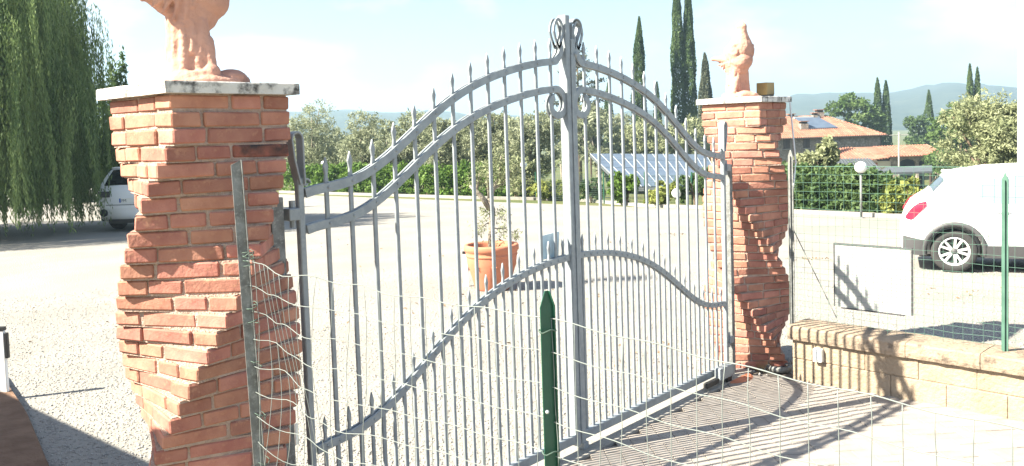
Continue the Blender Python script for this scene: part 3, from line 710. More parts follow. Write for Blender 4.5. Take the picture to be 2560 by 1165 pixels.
# ------------------------------------------------------------------ foliage tools
def leaves(P, size, aspect=.45, droop=None, jit=.4):
    """P (n,3) -> quads"""
    n = len(P); d = rng.normal(size=(n, 3))
    if droop is not None: d = d*droop[1]+np.array(droop[0])
    d /= np.linalg.norm(d, axis=1)[:, None]
    e_ = rng.normal(size=(n, 3)); e_ -= (e_*d).sum(1)[:, None]*d; e_ /= np.linalg.norm(e_, axis=1)[:, None]
    s_ = size*rng.uniform(1-jit, 1+jit, (n, 1)); a = d*s_*.5; b = e_*s_*aspect*.5
    V = np.stack([P-a, P+b, P+a, P-b], 1).reshape(-1, 3)
    return V, np.arange(4*n).reshape(-1, 4)
def crown_pts(n, lobes, shell=.55):
    """lobes: list of (center, radii); points spread through the volume, denser at the outside, in clumps"""
    wts = np.array([r[0]*r[1]*r[2] for _, r in lobes])**.67; wts /= wts.sum(); out = []
    for (c, r), w_ in zip(lobes, wts):
        m = max(8, int(n*w_)); nc = max(6, m//26)
        u = rng.normal(size=(nc, 3)); u /= np.linalg.norm(u, axis=1)[:, None]
        cc = u*(shell+(1.04-shell)*rng.random((nc, 1))**.6)
        q = cc[rng.integers(0, nc, m)]+rng.normal(size=(m, 3))*.13
        out.append(np.array(c)+q*np.array(r))
    return np.concatenate(out)
def tree(name, label, cat, base, lobes, nleaf, size, m, bark='bark', trunk_r=.12, trunk_top=None, group=None, aspect=.45, droop=None, limbs=5, shell=.55):
    t = thing(name, label, cat, base, 0, group)
    V, Fq = leaves(crown_pts(nleaf, lobes, shell), size, aspect, droop)
    link('crown', npmesh(V, Fq), m, t)
    b = B(); cz = trunk_top or lobes[0][0][2]*.8
    b.tube([(0, 0, -.15), (trunk_r*.3, 0, cz*.35), (0, trunk_r*.3, cz*.7), (0, 0, cz)], [trunk_r*1.25, trunk_r, trunk_r*.8, trunk_r*.5], 8)
    for i in range(limbs):
        c, r = lobes[i % len(lobes)]; a = random.uniform(0, 6.28)
        e_ = (c[0]+r[0]*.5*math.cos(a), c[1]+r[1]*.5*math.sin(a), c[2]+r[2]*random.uniform(-.2, .5)); z_ = cz*random.uniform(.45, .95)
        b.tube([(0, 0, z_), (e_[0]*.45, e_[1]*.45, z_+(e_[2]-z_)*.45+.05), e_], [trunk_r*.5, trunk_r*.3, trunk_r*.12], 6)
    link('trunk', b.me(True), bark, t); return t
def px2m(d): return d/F
def rlobes(n, rx, ry, z0, z1, r_, seed):
    q = random.Random(seed); L_ = []
    for i in range(n):
        a = q.uniform(0, 6.28); k = math.sqrt(q.random()); hz = q.uniform(0, 1); w_ = math.sqrt(max(.08, 1-(2*hz-1)**2*.8)); rr_ = r_*q.uniform(.7, 1.25)
        L_.append(((rx*k*w_*math.cos(a), ry*k*w_*math.sin(a), z0+(z1-z0)*hz), (rr_, rr_, rr_*.85)))
    return L_
def bt(u, vtop, d, vref=None):
    """base position on the terrain below pixel column u at depth d, and height to pixel row vtop"""
    p = AT(u, vtop, d); z = gz(p[0]); return (p[0], p[1], z), p[2]-z

Vl, Fl = leaves(litter(0), .045, .5); Vl[:, 2] = np.clip(Vl[:, 2], np.repeat(Vl[:, 2].reshape(-1, 4).mean(1), 4)-.006, np.repeat(Vl[:, 2].reshape(-1, 4).mean(1), 4)+.010)
kind(link('fallen_leaves', npmesh(Vl, Fl), mleaf), 'stuff')
# ------------------------------------------------------------------ willow and trees at left
wp = AT(-90, 560, 20.5); wbase = (wp[0], wp[1], gz(wp[0]))
wt_ = thing('willow_tree', 'large weeping willow with hanging strands at the left edge', 'tree', wbase)
WR, WH = 3.25, 9.2
P = []; D = []
strand_b = B()
for i in range(520):
    a = rng.uniform(0, 6.28); k = math.sqrt(rng.uniform(.14, 1.0)); rad = WR*k*(1+.10*math.sin(3*a+1)); cx_, cy_ = rad*math.cos(a), rad*math.sin(a)
    top = WH*math.sqrt(max(.05, 1-.72*k*k))*rng.uniform(.70, 1.0); low = rng.choice([rng.uniform(.05, .6), rng.uniform(.5, 2.6), rng.uniform(2.0, 5.0)], p=[.50, .30, .2])
    if low > top-.8: continue
    sw_ = rng.uniform(.0, .35); ph = rng.uniform(0, 6)
    for q in range(11):
        o1, o2 = rng.normal(0, .10, 2); lo = low+rng.exponential(.5)+(0 if q else 0); tp = top+rng.uniform(-.5, .1)
        if lo > tp-.5: continue
        ln = tp-lo; m = int(ln/.042); tt = np.linspace(0, 1, m)
        P.append(np.stack([cx_+o1*(1-.5*tt)+sw_*tt**.6*math.cos(a)+.08*np.sin(tt*5+ph), cy_+o2*(1-.5*tt)+sw_*tt**.6*math.sin(a)+.08*np.cos(tt*4+ph), tp-ln*tt], -1)+rng.normal(0, .022, (m, 3)))
P = np.concatenate(P)
P = P[rng.random(len(P)) < np.clip(.25+.9*np.array([noise.noise(Vector((p[0]*1.3, p[1]*1.3, p[2]*.5)))+.5 for p in P]), 0, 1)]
V, Fq = leaves(P, .115, .19, ((0, 0, -1), .26)); link('crown', npmesh(V, Fq), 'willow', wt_)
b = B(); b.tube([(0, 0, -.1), (.1, 0, 1.5), (.05, .1, 3.2), (0, 0, 6)], [.36, .28, .24, .1], 10)
for i in range(9):
    a = i*.7; b.tube([(0, 0, 2.4+.3*(i % 4)), (1.0*math.cos(a), 1.0*math.sin(a), 5.4), (2.1*math.cos(a), 2.1*math.sin(a), 6.6), (2.7*math.cos(a), 2.7*math.sin(a), 5.6)], [.14, .09, .06, .03], 6)
link('trunk', b.me(True), 'bark', wt_)
bs, h = bt(292, 158, 27); tree('poplar_tree', 'small pointed tree peeking between willow and near pillar', 'tree', bs, [((-.15, 0, h*.58), (.26, .26, h*.40)), ((.12, 0, h*.62), (.20, .2, h*.40)), ((-.4, .2, h*.5), (.25, .25, h*.35))], 5200, .13, 'pine', trunk_r=.1, droop=((0, 0, 1), .8))
tree('left_shade_tree', 'added broad tree beyond the left edge that shades the ground under the willow', 'tree', (-.3, 23.2, -.02), rlobes(16, 3.0, 3.0, 2.0, 6.6, 1.5, 91), 16000, .26, 'shrub', trunk_r=.25, trunk_top=3.)  # unseen tree added to shade the ground under the willow
tree('yard_shade_tree', 'added round dense tree hidden behind the near pillar that shades the yard', 'tree', (7.6, 19.4, -.1), rlobes(12, 1.5, 2.0, .9, 2.7, .8, 92), 9000, .16, 'shrub', trunk_r=.12, trunk_top=1.)  # hidden tree added for the patch of shade it casts on the yard
# hedge of leafy lobes along a line
def hedge(name, label, p0, p1, wdt, h, m, n, size, dens_lobes, cat='hedge', uneven=.12, stems=True):
    p0 = np.array(p0); p1 = np.array(p1); t = thing(name, label, cat, (p0[0], p0[1], gz(p0[0])))
    ln = np.linalg.norm(p1[:2]-p0[:2]); dr = (p1-p0)[:2]/ln; L_ = []
    for i in range(dens_lobes):
        s_ = ln*(i+.5)/dens_lobes; hh = h*(1+random.uniform(-uneven, uneven)); x, y = dr*s_
        dz = gz(p0[0]+x)-gz(p0[0]); r_ = ln/dens_lobes*.95
        for zc in (.3, .72): L_.append(((x+random.uniform(-.1, .1), y, dz+hh*zc), (max(r_, wdt*.4), max(wdt*.55, r_*.5), hh*.34)))
    V, Fq = leaves(crown_pts(n, L_, .6), size, .55); link('foliage', npmesh(V, Fq), m, t)
    if stems:
        b = B()
        for i in range(0, dens_lobes, 1): x, y = dr*ln*(i+.5)/dens_lobes; dz = gz(p0[0]+x)-gz(p0[0]); b.tube([(x, y, dz-.1), (x+.05, y, dz+h*.6)], [.03, .012], 5)
        link('stem', b.me(), 'bark', t)
    return t
so_ = np.array([SUN_TO[0], SUN_TO[1], 0])*2.25/math.tan(SUN_EL); ea, eb = GP(0, 985), GP(380, 1165); ed = eb-ea  # line of an unseen wall added to cast the straight shade edge on the gravel
wc = [ea+so_-ed*.9, eb+so_+ed*1.0]; wv_ = (wc[1]-wc[0])[:2]; wl_ = float(np.linalg.norm(wv_)); gw = thing('shade_wall', 'added plain wall beyond the left edge that shades the soil bed and gravel', 'wall', (wc[0][0], wc[0][1], 0), math.atan2(wv_[1], wv_[0]))
link('wall', B().box(0, wl_, -.25, -.002, -.05, 2.21).me(), 'wall', gw); link('coping', B().box(-.03, wl_+.03, -.28, .0, 2.211, 2.25).me(), 'coping', gw)
hedge('tall_hedge', 'tall dark hedge behind the trailing willow strands', AT(-260, 560, 33), AT(420, 560, 36), 1.6, 3.0, 'cypress', 26000, .2, 16, uneven=.2)

# ------------------------------------------------------------------ hedge, kerb and planting along the far edge of the yard
h0, h1 = GP(700, 479), GP(1300, 497)
hedge('laurel_hedge', 'long bright green clipped hedge behind the gravel yard', h0+[.5, 0, 0], h1+[.5, 0, 0], 1.0, 1.32, 'hedge', 42000, .13, 26, uneven=.07)
k0, k1, k2, k3 = GP(1180, 497), GP(1440, 502), GP(1760, 523), GP(2320, 549)
b = B(); kp = [GP(700, 482), k0, k1, GP(1600, 517), k2, GP(2000, 534), k3, GP(2800, 580)]
for a_, c_ in zip(kp[:-1], kp[1:]): b.hexa([(a_[0]-.06, a_[1], a_[2]-.1), (c_[0]-.06, c_[1], c_[2]-.1), (c_[0]+.1, c_[1], c_[2]-.1), (a_[0]+.1, a_[1], a_[2]-.1), (a_[0]-.06, a_[1], a_[2]+.10), (c_[0]-.06, c_[1], c_[2]+.10), (c_[0]+.1, c_[1], c_[2]+.10), (a_[0]+.1, a_[1], a_[2]+.10)])
kind(link('yard_kerb', b.me(False, True), 'concrete'), 'structure')
def shrub(label, u, vb, vt, wpx, m, n, size, back=.35, name='shrub', seed=0, cat='shrub', aspect=.5):
    p = GP(u, vb); d = depth(p); h = (vb-vt)*d/F; wr_ = wpx/2*d/F; rv = np.array([rt[0], rt[1]]); rv /= np.linalg.norm(rv)
    pos = (p[0]+fw[0]*back, p[1]+fw[1]*back, gz(p[0]))
    L_ = []; q = random.Random(seed+int(u))
    for i in range(9):
        s_ = q.uniform(-.75, .75)*wr_; dd = q.uniform(-.5, .6)*min(wr_, 1.); r_ = wr_*q.uniform(.28, .45)
        zc = q.uniform(.25, .78)*h; L_.append(((rv[0]*s_+fw[0]*dd, rv[1]*s_+fw[1]*dd, zc), (r_, r_, min(h*.32, max(r_, h*.2)))))
    V, Fq = leaves(crown_pts(n, L_, .5), size, aspect); t = thing(name, label, cat, pos); link('foliage', npmesh(V, Fq), m, t)
    b = B()
    for i in range(4): a = i*1.6; b.tube([(0, 0, -.1), (.12*wr_*math.cos(a), .12*wr_*math.sin(a), h*.3), (.45*wr_*math.cos(a), .45*wr_*math.sin(a), h*.65)], [.03, .022, .01], 5)
    link('stem', b.me(), 'bark', t); return t
shrub('pale silvery shrub spilling over the right end of the long hedge', 1290, 498, 385, 120, 'olive_pale', 5200, .13, .4)
shrub('low yellowish shrub at the foot of the palm', 1390, 502, 452, 130, 'shrub_yellow', 3600, .11, .3)
shrub('bright green leafy shrub under the solar panels behind the gate', 1570, 514, 425, 90, 'hedge', 4200, .12, .3)
shrub('light green shrub right of the bright one behind the right gate leaf', 1655, 519, 455, 90, 'shrub_yellow', 3600, .11, .3)
shrub('dark oleander bush showing through the gate beside the far pillar', 1745, 522, 420, 110, 'shrub', 4600, .12, .3)
shrub('small green shrub between the palm and the solar roof', 1480, 507, 445, 70, 'shrub', 2600, .10, .3)
hedge('oleander_hedge', 'dense dark green oleander hedge behind the fence right of the far pillar', GP(1940, 531)+[.5, 0, 0], GP(2205, 543)+[.5, 0, 0], .9, 1.08, 'shrub', 17000, .115, 8, uneven=.14)
shrub('pale feathery bush rising above the oleander hedge', 2110, 535, 338, 130, 'olive_pale', 7000, .15, 1.6)
shrub('green bush hard against the right side of the far pillar', 1985, 530, 385, 60, 'shrub', 3000, .12, .5)
shrub('yellow-green bush beside the tail of the white car', 2300, 549, 440, 130, 'shrub_yellow', 7000, .14, .5)
# palm
def palm(label, u, vb, vt, back, nf_, seed, ln):
    p = GP(u, vb); q = random.Random(seed); t = thing('palm', label, 'palm', (p[0]+back, p[1]+back*.7, gz(p[0]+back)))
    link('trunk', B().tube([(0, 0, -.1), (0, 0, .35), (0, 0, .55)], [.16, .17, .10], 8).me(True), 'bark', t)
    for i in range(nf_):
        a = i*2.4; el = q.uniform(.35, 1.35); V = []; Fq = []; m = 16
        for k in range(m):
            s_ = k/(m-1)*ln; x = s_*math.cos(el); z = .5+s_*math.sin(el)-.28*s_*s_*(1.2-math.sin(el)*.6); c = Vector((x*math.cos(a), x*math.sin(a), z)); w_ = .34*math.sin(math.pi*min(1, .12+k/m*.88))
            sd = Vector((-math.sin(a), math.cos(a), 0))
            for sg in (-1, 1):
                n_ = len(V); tip = c+sd*sg*w_+Vector((math.cos(a)*.16, math.sin(a)*.16, -.05)); V += [c, c+Vector((math.cos(a), math.sin(a), 0))*.03, tip]; Fq.append((n_, n_+1, n_+2))
        link('frond', mesh(V, Fq), 'palm', t)
palm('young palm with arching fronds behind the middle of the gate', 1375, 502, 320, .9, 16, 4, 1.7)
palm('smaller palm left of the arching one behind the left gate leaf', 1335, 499, 360, 1.6, 12, 9, 1.2)

# garden globe lamps
def globe_lamp(label, u, vb, vglobe, r_=.15, white=True):
    p = GP(u, vb); d = depth(p); q = AT(u, vglobe, d); t = thing('globe_lamp', label, 'lamp', tuple(p), 0, 'garden globe lamps'); h = q[2]-p[2]
    link('post', B().tube([(0, 0, -.05), (0, 0, h-r_*.8)], .03, 10).me(True), 'zinc', t); link('base', B().lathe([(0, .0), (.08, 0), (.08, .02), (.035, .03)], 12).me(), 'zinc', t)
    link('collar', B().lathe([(.03, h-r_-.03), (.06, h-r_-.02), (.06, h-r_+.03), (.02, h-r_+.03)], 12).me(), 'black', t); link('globe', B().sphere((0, 0, h), r_, 20, 14).me(True), 'globe', t)
globe_lamp('white globe lamp on a post in front of the oleander hedge, behind the fence', 2153, 545, 418, .142)
globe_lamp('white globe lamp showing between gate bars left of the palm', 1312, 500, 412, .125)
globe_lamp('white globe lamp standing at the left end of the long hedge', 812, 481, 408, .12)
globe_lamp('low white globe lamp among shrubs behind the right gate leaf', 1692, 521, 483, .14)

# potted olive
pp = GP(1232, 722); 
pt = thing('flower_pot', 'large terracotta pot with moulded rim behind the left gate leaf', 'pot', (pp[0], pp[1], pp[2]))
PR = .365; PH = .60
prof = [(0, 0), (.22, 0), (.235, .02), (.30, PH*.45), (.325, PH*.55), (.335, PH*.72), (.335, PH*.74), (.345, PH*.75), (.345, PH*.79), (.338, PH*.80), (PR-.015, PH*.86), (PR, PH*.88), (PR, PH*.97), (PR-.01, PH), (PR-.05, PH), (PR-.06, PH*.95), (PR-.07, PH*.86)]
link('body', B().lathe(prof, 40).me(True, True), 'pot', pt)
link('soil', B().lathe([(0, PH*.88), (PR-.065, PH*.88)], 30).me(), 'soil', pt)
aw = math.atan2(CAM[1]-pp[1], CAM[0]-pp[0])
for k in range(3):
    a = aw+(-.75+k*.75)+.1
    b = B(); c = Vector((.318*math.cos(a), .318*math.sin(a), PH*.55)); tx_ = Vector((-math.sin(a), math.cos(a), 0))
    b.sphere(c, .014, 8, 6)
    for j in range(6):
        q = j*math.pi/3; b.sphere(c+tx_*.03*math.cos(q)+Vector((0, 0, .03*math.sin(q))), .013, 8, 6)
    link('rosette', b.me(True), 'pot', pt)
ot = thing('olive_tree', 'thin pruned olive tree planted in the terracotta pot', 'tree', (pp[0], pp[1], pp[2]+PH*.85))
b = B(); rv = Vector((rt[0], rt[1], 0)).normalized()
def rp_(x, z, y=0): return tuple(rv*x+Vector((fw[0], fw[1], 0))*y+Vector((0, 0, z)))
br = [([(0, 0), (.01, .3), (.03, .55), (-.02, .7)], [.05, .045, .04, .035]), ([(-.0, .55), (-.10, .72), (-.17, .80), (-.26, .88)], [.04, .035, .03, .015]), ([(0, .66), (.04, .80), (.13, .98), (.17, 1.25)], [.035, .03, .02, .008]), ([(.0, .68), (-.02, .95), (.05, 1.2)], [.03, .02, .008]), ([(-.17, .80), (-.12, 1.05)], [.02, .008]), ([(.04, .8), (.25, .95), (.34, 1.15)], [.02, .012, .005]), ([(.02, .3), (.2, .28), (.36, .2)], [.008, .006, .003]), ([(.02, .4), (-.18, .3), (-.25, .18)], [.008, .006, .003])]
for pth, rs in br: b.tube([rp_(x, z, .05*math.sin(7*x)) for x, z in pth], rs, 7)
link('trunk', b.me(True), 'olivebark', ot)
Ls = [((.12, 1.12), .24, 620), ((-.02, 1.02), .22, 560), ((.28, 1.05), .2, 420), ((-.18, .95), .12, 110), ((-.14, .30), .11, 110), ((.18, .26), .14, 110), ((.10, .06), .16, 70), ((.33, .20), .07, 60), ((-.08, .5), .1, 90), ((.14, .5), .1, 110)]
P = []
for (x, z), r_, n_ in Ls: P.append(np.array(rp_(x, z))+rng.normal(size=(n_, 3))*r_*.5)
V, Fq = leaves(np.concatenate(P), .055, .25); link('crown', npmesh(V, Fq), 'olive_pot', ot)
# photocell posts
def photocell(label, u, vb, vt):
    p = GP(u, vb); d = depth(p); h = (vb-vt)*d/F; t = thing('photocell_post', label, 'post', tuple(p), -YAW, 'gate photocell posts')
    bevel(link('post', B().box(-.035, .035, -.02, .02, -.03, h-.03).me(), 'white', t), .004); link('cap', B().box(-.038, .038, -.023, .023, h-.03, h).me(), 'black', t); bevel(link('sensor', B().box(.036, .06, -.018, .018, h-.26, h-.05).me(), 'black', t), .004)
photocell('white photocell post on the gravel at the left edge', 12, 1000, 815)
photocell('thin white photocell post with black sensor left of the flower pot', 1166, 716, 628)
# terracotta cover in the paving and dry weeds at the far pillar
cv = link('inspection_cover', B().lathe([(0, .012), (.20, .012), (.215, .002)], 28).me(False, True), 'pot', None, tuple(GP(1815, 945)+[0, 0, .016])); tag(cv, 'round brown cover in the paving at the foot of the far pillar', 'cover')
p = GP(1948, 930); dt = thing('ground_spotlight', 'dark round lamp fitting with rubble between far pillar and low wall', 'lamp', (p[0], p[1], .0))
link('ring', B().lathe([(.06, 0), (.10, .0), (.105, .03), (.09, .045), (.07, .03)], 18).me(True), 'zinc', dt); link('bowl', B().lathe([(0, .012), (.07, .02)], 18).me(), 'black', dt)
Vp, Fp = pebbles(90, lambda n_: np.stack([p[0]+rng.normal(.05, .09, n_), p[1]+rng.normal(.08, .06, n_), np.full(n_, .01)], -1), .008, .022)
kind(link('rubble', npmesh(Vp, Fp), 'pebble'), 'stuff')
def weeds(label, u, vb, n_, h, spread):
    p = GP(u, vb); t = thing('dry_weeds', label, 'weeds', (p[0], p[1], 0.)); V = []; Fq = []
    for i in range(n_):
        a = rng.uniform(0, 6.28); r_ = abs(rng.normal(0, spread)); x, y = r_*math.cos(a), r_*math.sin(a); l_ = h*rng.uniform(.4, 1); dx, dy = rng.normal(0, .4, 2)*l_; k = len(V); V += [(x-.002, y, -.01), (x+.002, y, -.01), (x+dx, y+dy, l_)]; Fq.append((k, k+1, k+2))
    link('blades', mesh(V, Fq), mstraw, t)
mstraw = mat('straw', (.45, .33, .17), .9, obj=False)
weeds('dry straw tuft at the foot of the far pillar', 1905, 930, 120, .11, .05)
weeds('dry weed tuft at the foot of the low wall under the board', 2235, 985, 70, .07, .04)
weeds('sparse dry weeds at the foot of the low wall near the right edge', 2480, 1012, 80, .06, .10)

# ------------------------------------------------------------------ cars
def car(name, label, pos, heading, prof, Lc, wbase, wheel_x, wr_, rear_glass, light, parts):
    t = thing(name, label, 'car', pos, heading, 'parked white cars')
    top = lambda x: float(np.interp(x, [p[0] for p in prof], [p[1] for p in prof]))
    def endk(x): a = min(x/.28, 1, ); b_ = min((Lc-x)/.5, 1); return (.86+.14*math.sin(a*math.pi/2))*(.80+.20*math.sin(b_*math.pi/2))
    def wz(z, tp): 
        w0 = .80+.10*math.sin(min(1, max(0, (z-.22)/.5))*math.pi/2)
        if z > 1.0: w0 -= .24*((z-1.0)/.58)**1.15
        return w0
    def side(x, z): return wz(z, top(x))*endk(x)
    xs_ = sorted(set([round(v_, 3) for v_ in list(np.linspace(0, Lc, 46))+[p[0] for p in prof]])); rings = []
    nz_ = 11
    for x in xs_:
        tp = top(x); zb_ = .24 if .25 < x < Lc-.25 else .30
        zs_ = [zb_+(tp-.03-zb_)*k/(nz_-1) for k in range(nz_)]; half = [(wz(z, tp)*endk(x), z) for z in zs_]
        wt2 = half[-1][0]; half += [(wt2*.965, tp-.008), (wt2*.86, tp+.006), (wt2*.5, tp+.022), (0, tp+.028)]
        ring = [(0, zb_)]+[(wt2_*.9 if k == 0 else wt2_, z) for k, (wt2_, z) in enumerate(half)]
        rings.append([(x, y, z) for y, z in ring]+[(x, -y, z) for y, z in ring[-2:0:-1]])
    m = len(rings[0]); V = [p for r_ in rings for p in r_]; nF = [(i*m+k, i*m+(k+1) % m, (i+1)*m+(k+1) % m, (i+1)*m+k) for i in range(len(rings)-1) for k in range(m)]+[tuple(range(m)), tuple(range((len(rings)-1)*m, len(rings)*m))]
    body = link('body', B().add(V, nF).me(True, True), 'carpaint', t)
    for wx in wheel_x:
        for sy in (-1, 1):
            cme = B().lathe([(0, -.30), (wr_+.055, -.30), (wr_+.055, .30), (0, .30)], 32).me(False, True)
            cu = bpy.data.objects.new('cut', cme); COL.objects.link(cu); cu.parent = t; cu.location = (wx, sy*.86, wr_+.01); cu.rotation_euler = (math.pi/2, 0, 0)
            bpy.context.view_layer.update()
            bo = body.modifiers.new('b', 'BOOLEAN'); bo.object = cu; bo.operation = 'DIFFERENCE'; bo.solver = 'EXACT'
    dg = bpy.context.evaluated_depsgraph_get(); nm = bpy.data.meshes.new_from_object(body.evaluated_get(dg)); body.modifiers.clear(); body.data = nm
    nm.materials.clear(); nm.materials.append(M['carpaint'])
    for o in [o for o in bpy.data.objects if o.name.startswith('cut')]: bpy.data.objects.remove(o)
    link('underbody', B().box(.25, Lc-.3, -.55, .55, .20, .55).me(), 'black', t)
    # wheels
    for wx in wheel_x:
        for sy in (-1, 1):
            wo = bpy.data.objects.new('wheel', None); COL.objects.link(wo); wo.parent = t; wo.location = (wx, sy*.76, wr_); wo.rotation_euler = (math.pi/2*(1 if sy < 0 else -1), 0, 0)
            link('tyre', B().lathe([(wr_*.66, -.10), (wr_*.93, -.10), (wr_, -.07), (wr_, .07), (wr_*.93, .10), (wr_*.69, .105), (wr_*.64, .085)], 36).me(True), 'tyre', wo)
            b = B().lathe([(wr_*.64, .07), (wr_*.67, .105), (wr_*.62, .108), (wr_*.59, .085), (wr_*.57, .02)], 36)
            for k in range(10):
                a = 2*math.pi*(k//2)/5+(.16 if k % 2 else -.16); a2 = 2*math.pi*(k//2)/5+(.24 if k % 2 else -.24); c_, s_ = math.cos(a2), math.sin(a2); i_, j_ = math.cos(a), math.sin(a)
                rA, rB, hw = .045, wr_*.61, .017
                b.hexa([(i_*rA+j_*hw, j_*rA-i_*hw, .05), (c_*rB+s_*hw, s_*rB-c_*hw, .07), (c_*rB-s_*hw, s_*rB+c_*hw, .07), (i_*rA-j_*hw, j_*rA+i_*hw, .05), (i_*rA+j_*hw, j_*rA-i_*hw, .075), (c_*rB+s_*hw, s_*rB-c_*hw, .098), (c_*rB-s_*hw, s_*rB+c_*hw, .098), (i_*rA-j_*hw, j_*rA+i_*hw, .075)])
            link('rim', b.me(False, True), 'rim', wo); link('hub', B().lathe([(0, .095), (.035, .09), (.055, .07), (.055, .03)], 16).me(True), 'clad', wo); link('brake_disc', B().lathe([(0, .02), (wr_*.57, .02)], 24).me(), 'black', wo)
            # wheel arch cladding and liner
            pts_o = []; b = B(); na = 20; vs_ = []
            for k in range(na+1):
                a = math.pi*(-.06+1.12*k/na)
                for (rr_, yy_) in ((wr_+.055, .0), (wr_+.06, .028), (wr_+.115, .026), (wr_+.125, .0)):
                    x_ = wx+rr_*math.cos(a); z_ = max(.2, wr_+.01+rr_*math.sin(a)); vs_.append((x_, sy*(side(min(max(x_, .02), Lc-.02), z_)+yy_-.004), z_))
            b.add(vs_, [(k*4+q, k*4+(q+1) % 4, (k+1)*4+(q+1) % 4, (k+1)*4+q) for k in range(na) for q in range(4)]); link('arch_trim', b.me(True, True), 'clad', t)
            vs_ = []
            for k in range(na+1):
                a = math.pi*(-.06+1.12*k/na)
                for yy_ in (.50, .86): vs_.append((wx+(wr_+.05)*math.cos(a), sy*yy_, wr_+.01+(wr_+.05)*math.sin(a)))
            link('liner', B().add(vs_, [(k*2, k*2+1, k*2+3, k*2+2) for k in range(na)]).me(True), 'black', t)
    def patch(nm, pts, mname, n_=10, mz=6, pr_=.006, sy=-1, par=None):
        """pts: list of (x, z_bottom, z_top) along x, mapped on the side"""
        xs2 = np.linspace(pts[0][0], pts[-1][0], n_+1); vs_ = []
        for x in xs2:
            zb_ = np.interp(x, [p[0] for p in pts], [p[1] for p in pts]); zt_ = np.interp(x, [p[0] for p in pts], [p[2] for p in pts])
            for k in range(mz+1): z = zb_+(zt_-zb_)*k/mz; vs_.append((x, sy*(side(x, z)+pr_), z))
        fs = [(i*(mz+1)+k, (i+1)*(mz+1)+k, (i+1)*(mz+1)+k+1, i*(mz+1)+k+1) for i in range(n_) for k in range(mz)]
        return link(nm, B().add(vs_, fs).me(True, True), mname, par or t)
    # sill cladding, glass, lights on both sides
    for sy in (-1, 1):
        patch('sill_trim', [(wheel_x[0]+wr_+.08, .23, .42), (wheel_x[1]-wr_-.08, .23, .42)], 'clad', 8, 4, .022, sy)
        patch('rear_bumper_trim', [(.01, .30, .56), (.10, .26, .54), (wheel_x[0]-wr_-.09, .25, .50)], 'clad', 6, 5, .02, sy)
        for gl_ in parts['side_glass']: patch('side_window', gl_, 'glass_light', 14, 6, .005, sy)
        patch('tail_light', light, 'red', 8, 6, .012, sy)
        for xd, za, zb2 in parts['seams']: link('door_seam', B().tube([(xd+.02*math.sin(z), sy*(side(xd, z)+.0015), z) for z in np.linspace(za, zb2, 10)], .004, 4).me(), 'clad', t)
        for xd in parts['handles']: link('door_handle', B().tube([(xd, sy*(side(xd, .93)+.004), .93), (xd+.03, sy*(side(xd, .93)+.022), .935), (xd+.15, sy*(side(xd, .93)+.022), .935), (xd+.18, sy*(side(xd, .93)+.004), .93)], .013, 6).me(True), 'carpaint', t)
    # rear window on the sloping tail
    xa, xb_ = rear_glass; vs_ = []; nx_ = 6; ny_ = 10
    for i in range(nx_+1):
        x = xa+(xb_-xa)*i/nx_; tp = top(x); wv = side(x, tp-.03)*.84
        for k in range(ny_+1): y = -wv+2*wv*k/ny_; vs_.append((x-.004, y, tp+.028-.022*abs(y/wv)**3*.9+.004))
    link('rear_window', B().add(vs_, [(i*(ny_+1)+k, (i+1)*(ny_+1)+k, (i+1)*(ny_+1)+k+1, i*(ny_+1)+k+1) for i in range(nx_) for k in range(ny_)]).me(True, True), 'glass', t)
    # windscreen
    xa, xb_ = parts['screen']; vs_ = []
    for i in range(nx_+1):
        x = xa+(xb_-xa)*i/nx_; tp = top(x); wv = side(x, tp-.03)*.86
        for k in range(ny_+1): y = -wv+2*wv*k/ny_; vs_.append((x, y, tp+.030-.018*abs(y/wv)**3+.004))
    link('windscreen', B().add(vs_, [(i*(ny_+1)+k, (i+1)*(ny_+1)+k, (i+1)*(ny_+1)+k+1, i*(ny_+1)+k+1) for i in range(nx_) for k in range(ny_)]).me(True, True), 'glass', t)
    # spoiler lip
    xs3 = parts['spoiler']; tp = top(xs3); wv = side(xs3, tp-.03)*.95
    link('spoiler', B().hexa([(xs3-.07, -wv, tp+.0), (xs3+.18, -wv, tp-.01), (xs3+.18, wv, tp-.01), (xs3-.07, wv, tp), (xs3-.06, -wv*.97, tp+.032), (xs3+.18, -wv*.97, tp+.035), (xs3+.18, wv*.97, tp+.035), (xs3-.06, wv*.97, tp+.032)]).me(), 'carpaint', t); bevel(t.children[-1], .012)
    for sy in (-1, 1):
        mxp = parts['screen'][0]+.05
        link('mirror', B().sphere((mxp, sy*(side(mxp, 1.0)+.10), 1.04), (.06, .10, .075), 12, 8).me(True), 'carpaint', t)
        link('head_light', B().sphere((Lc-.22, sy*.62, .78), (.16, .15, .10), 12, 8).me(True), 'glass_light', t)
    return t, side, top
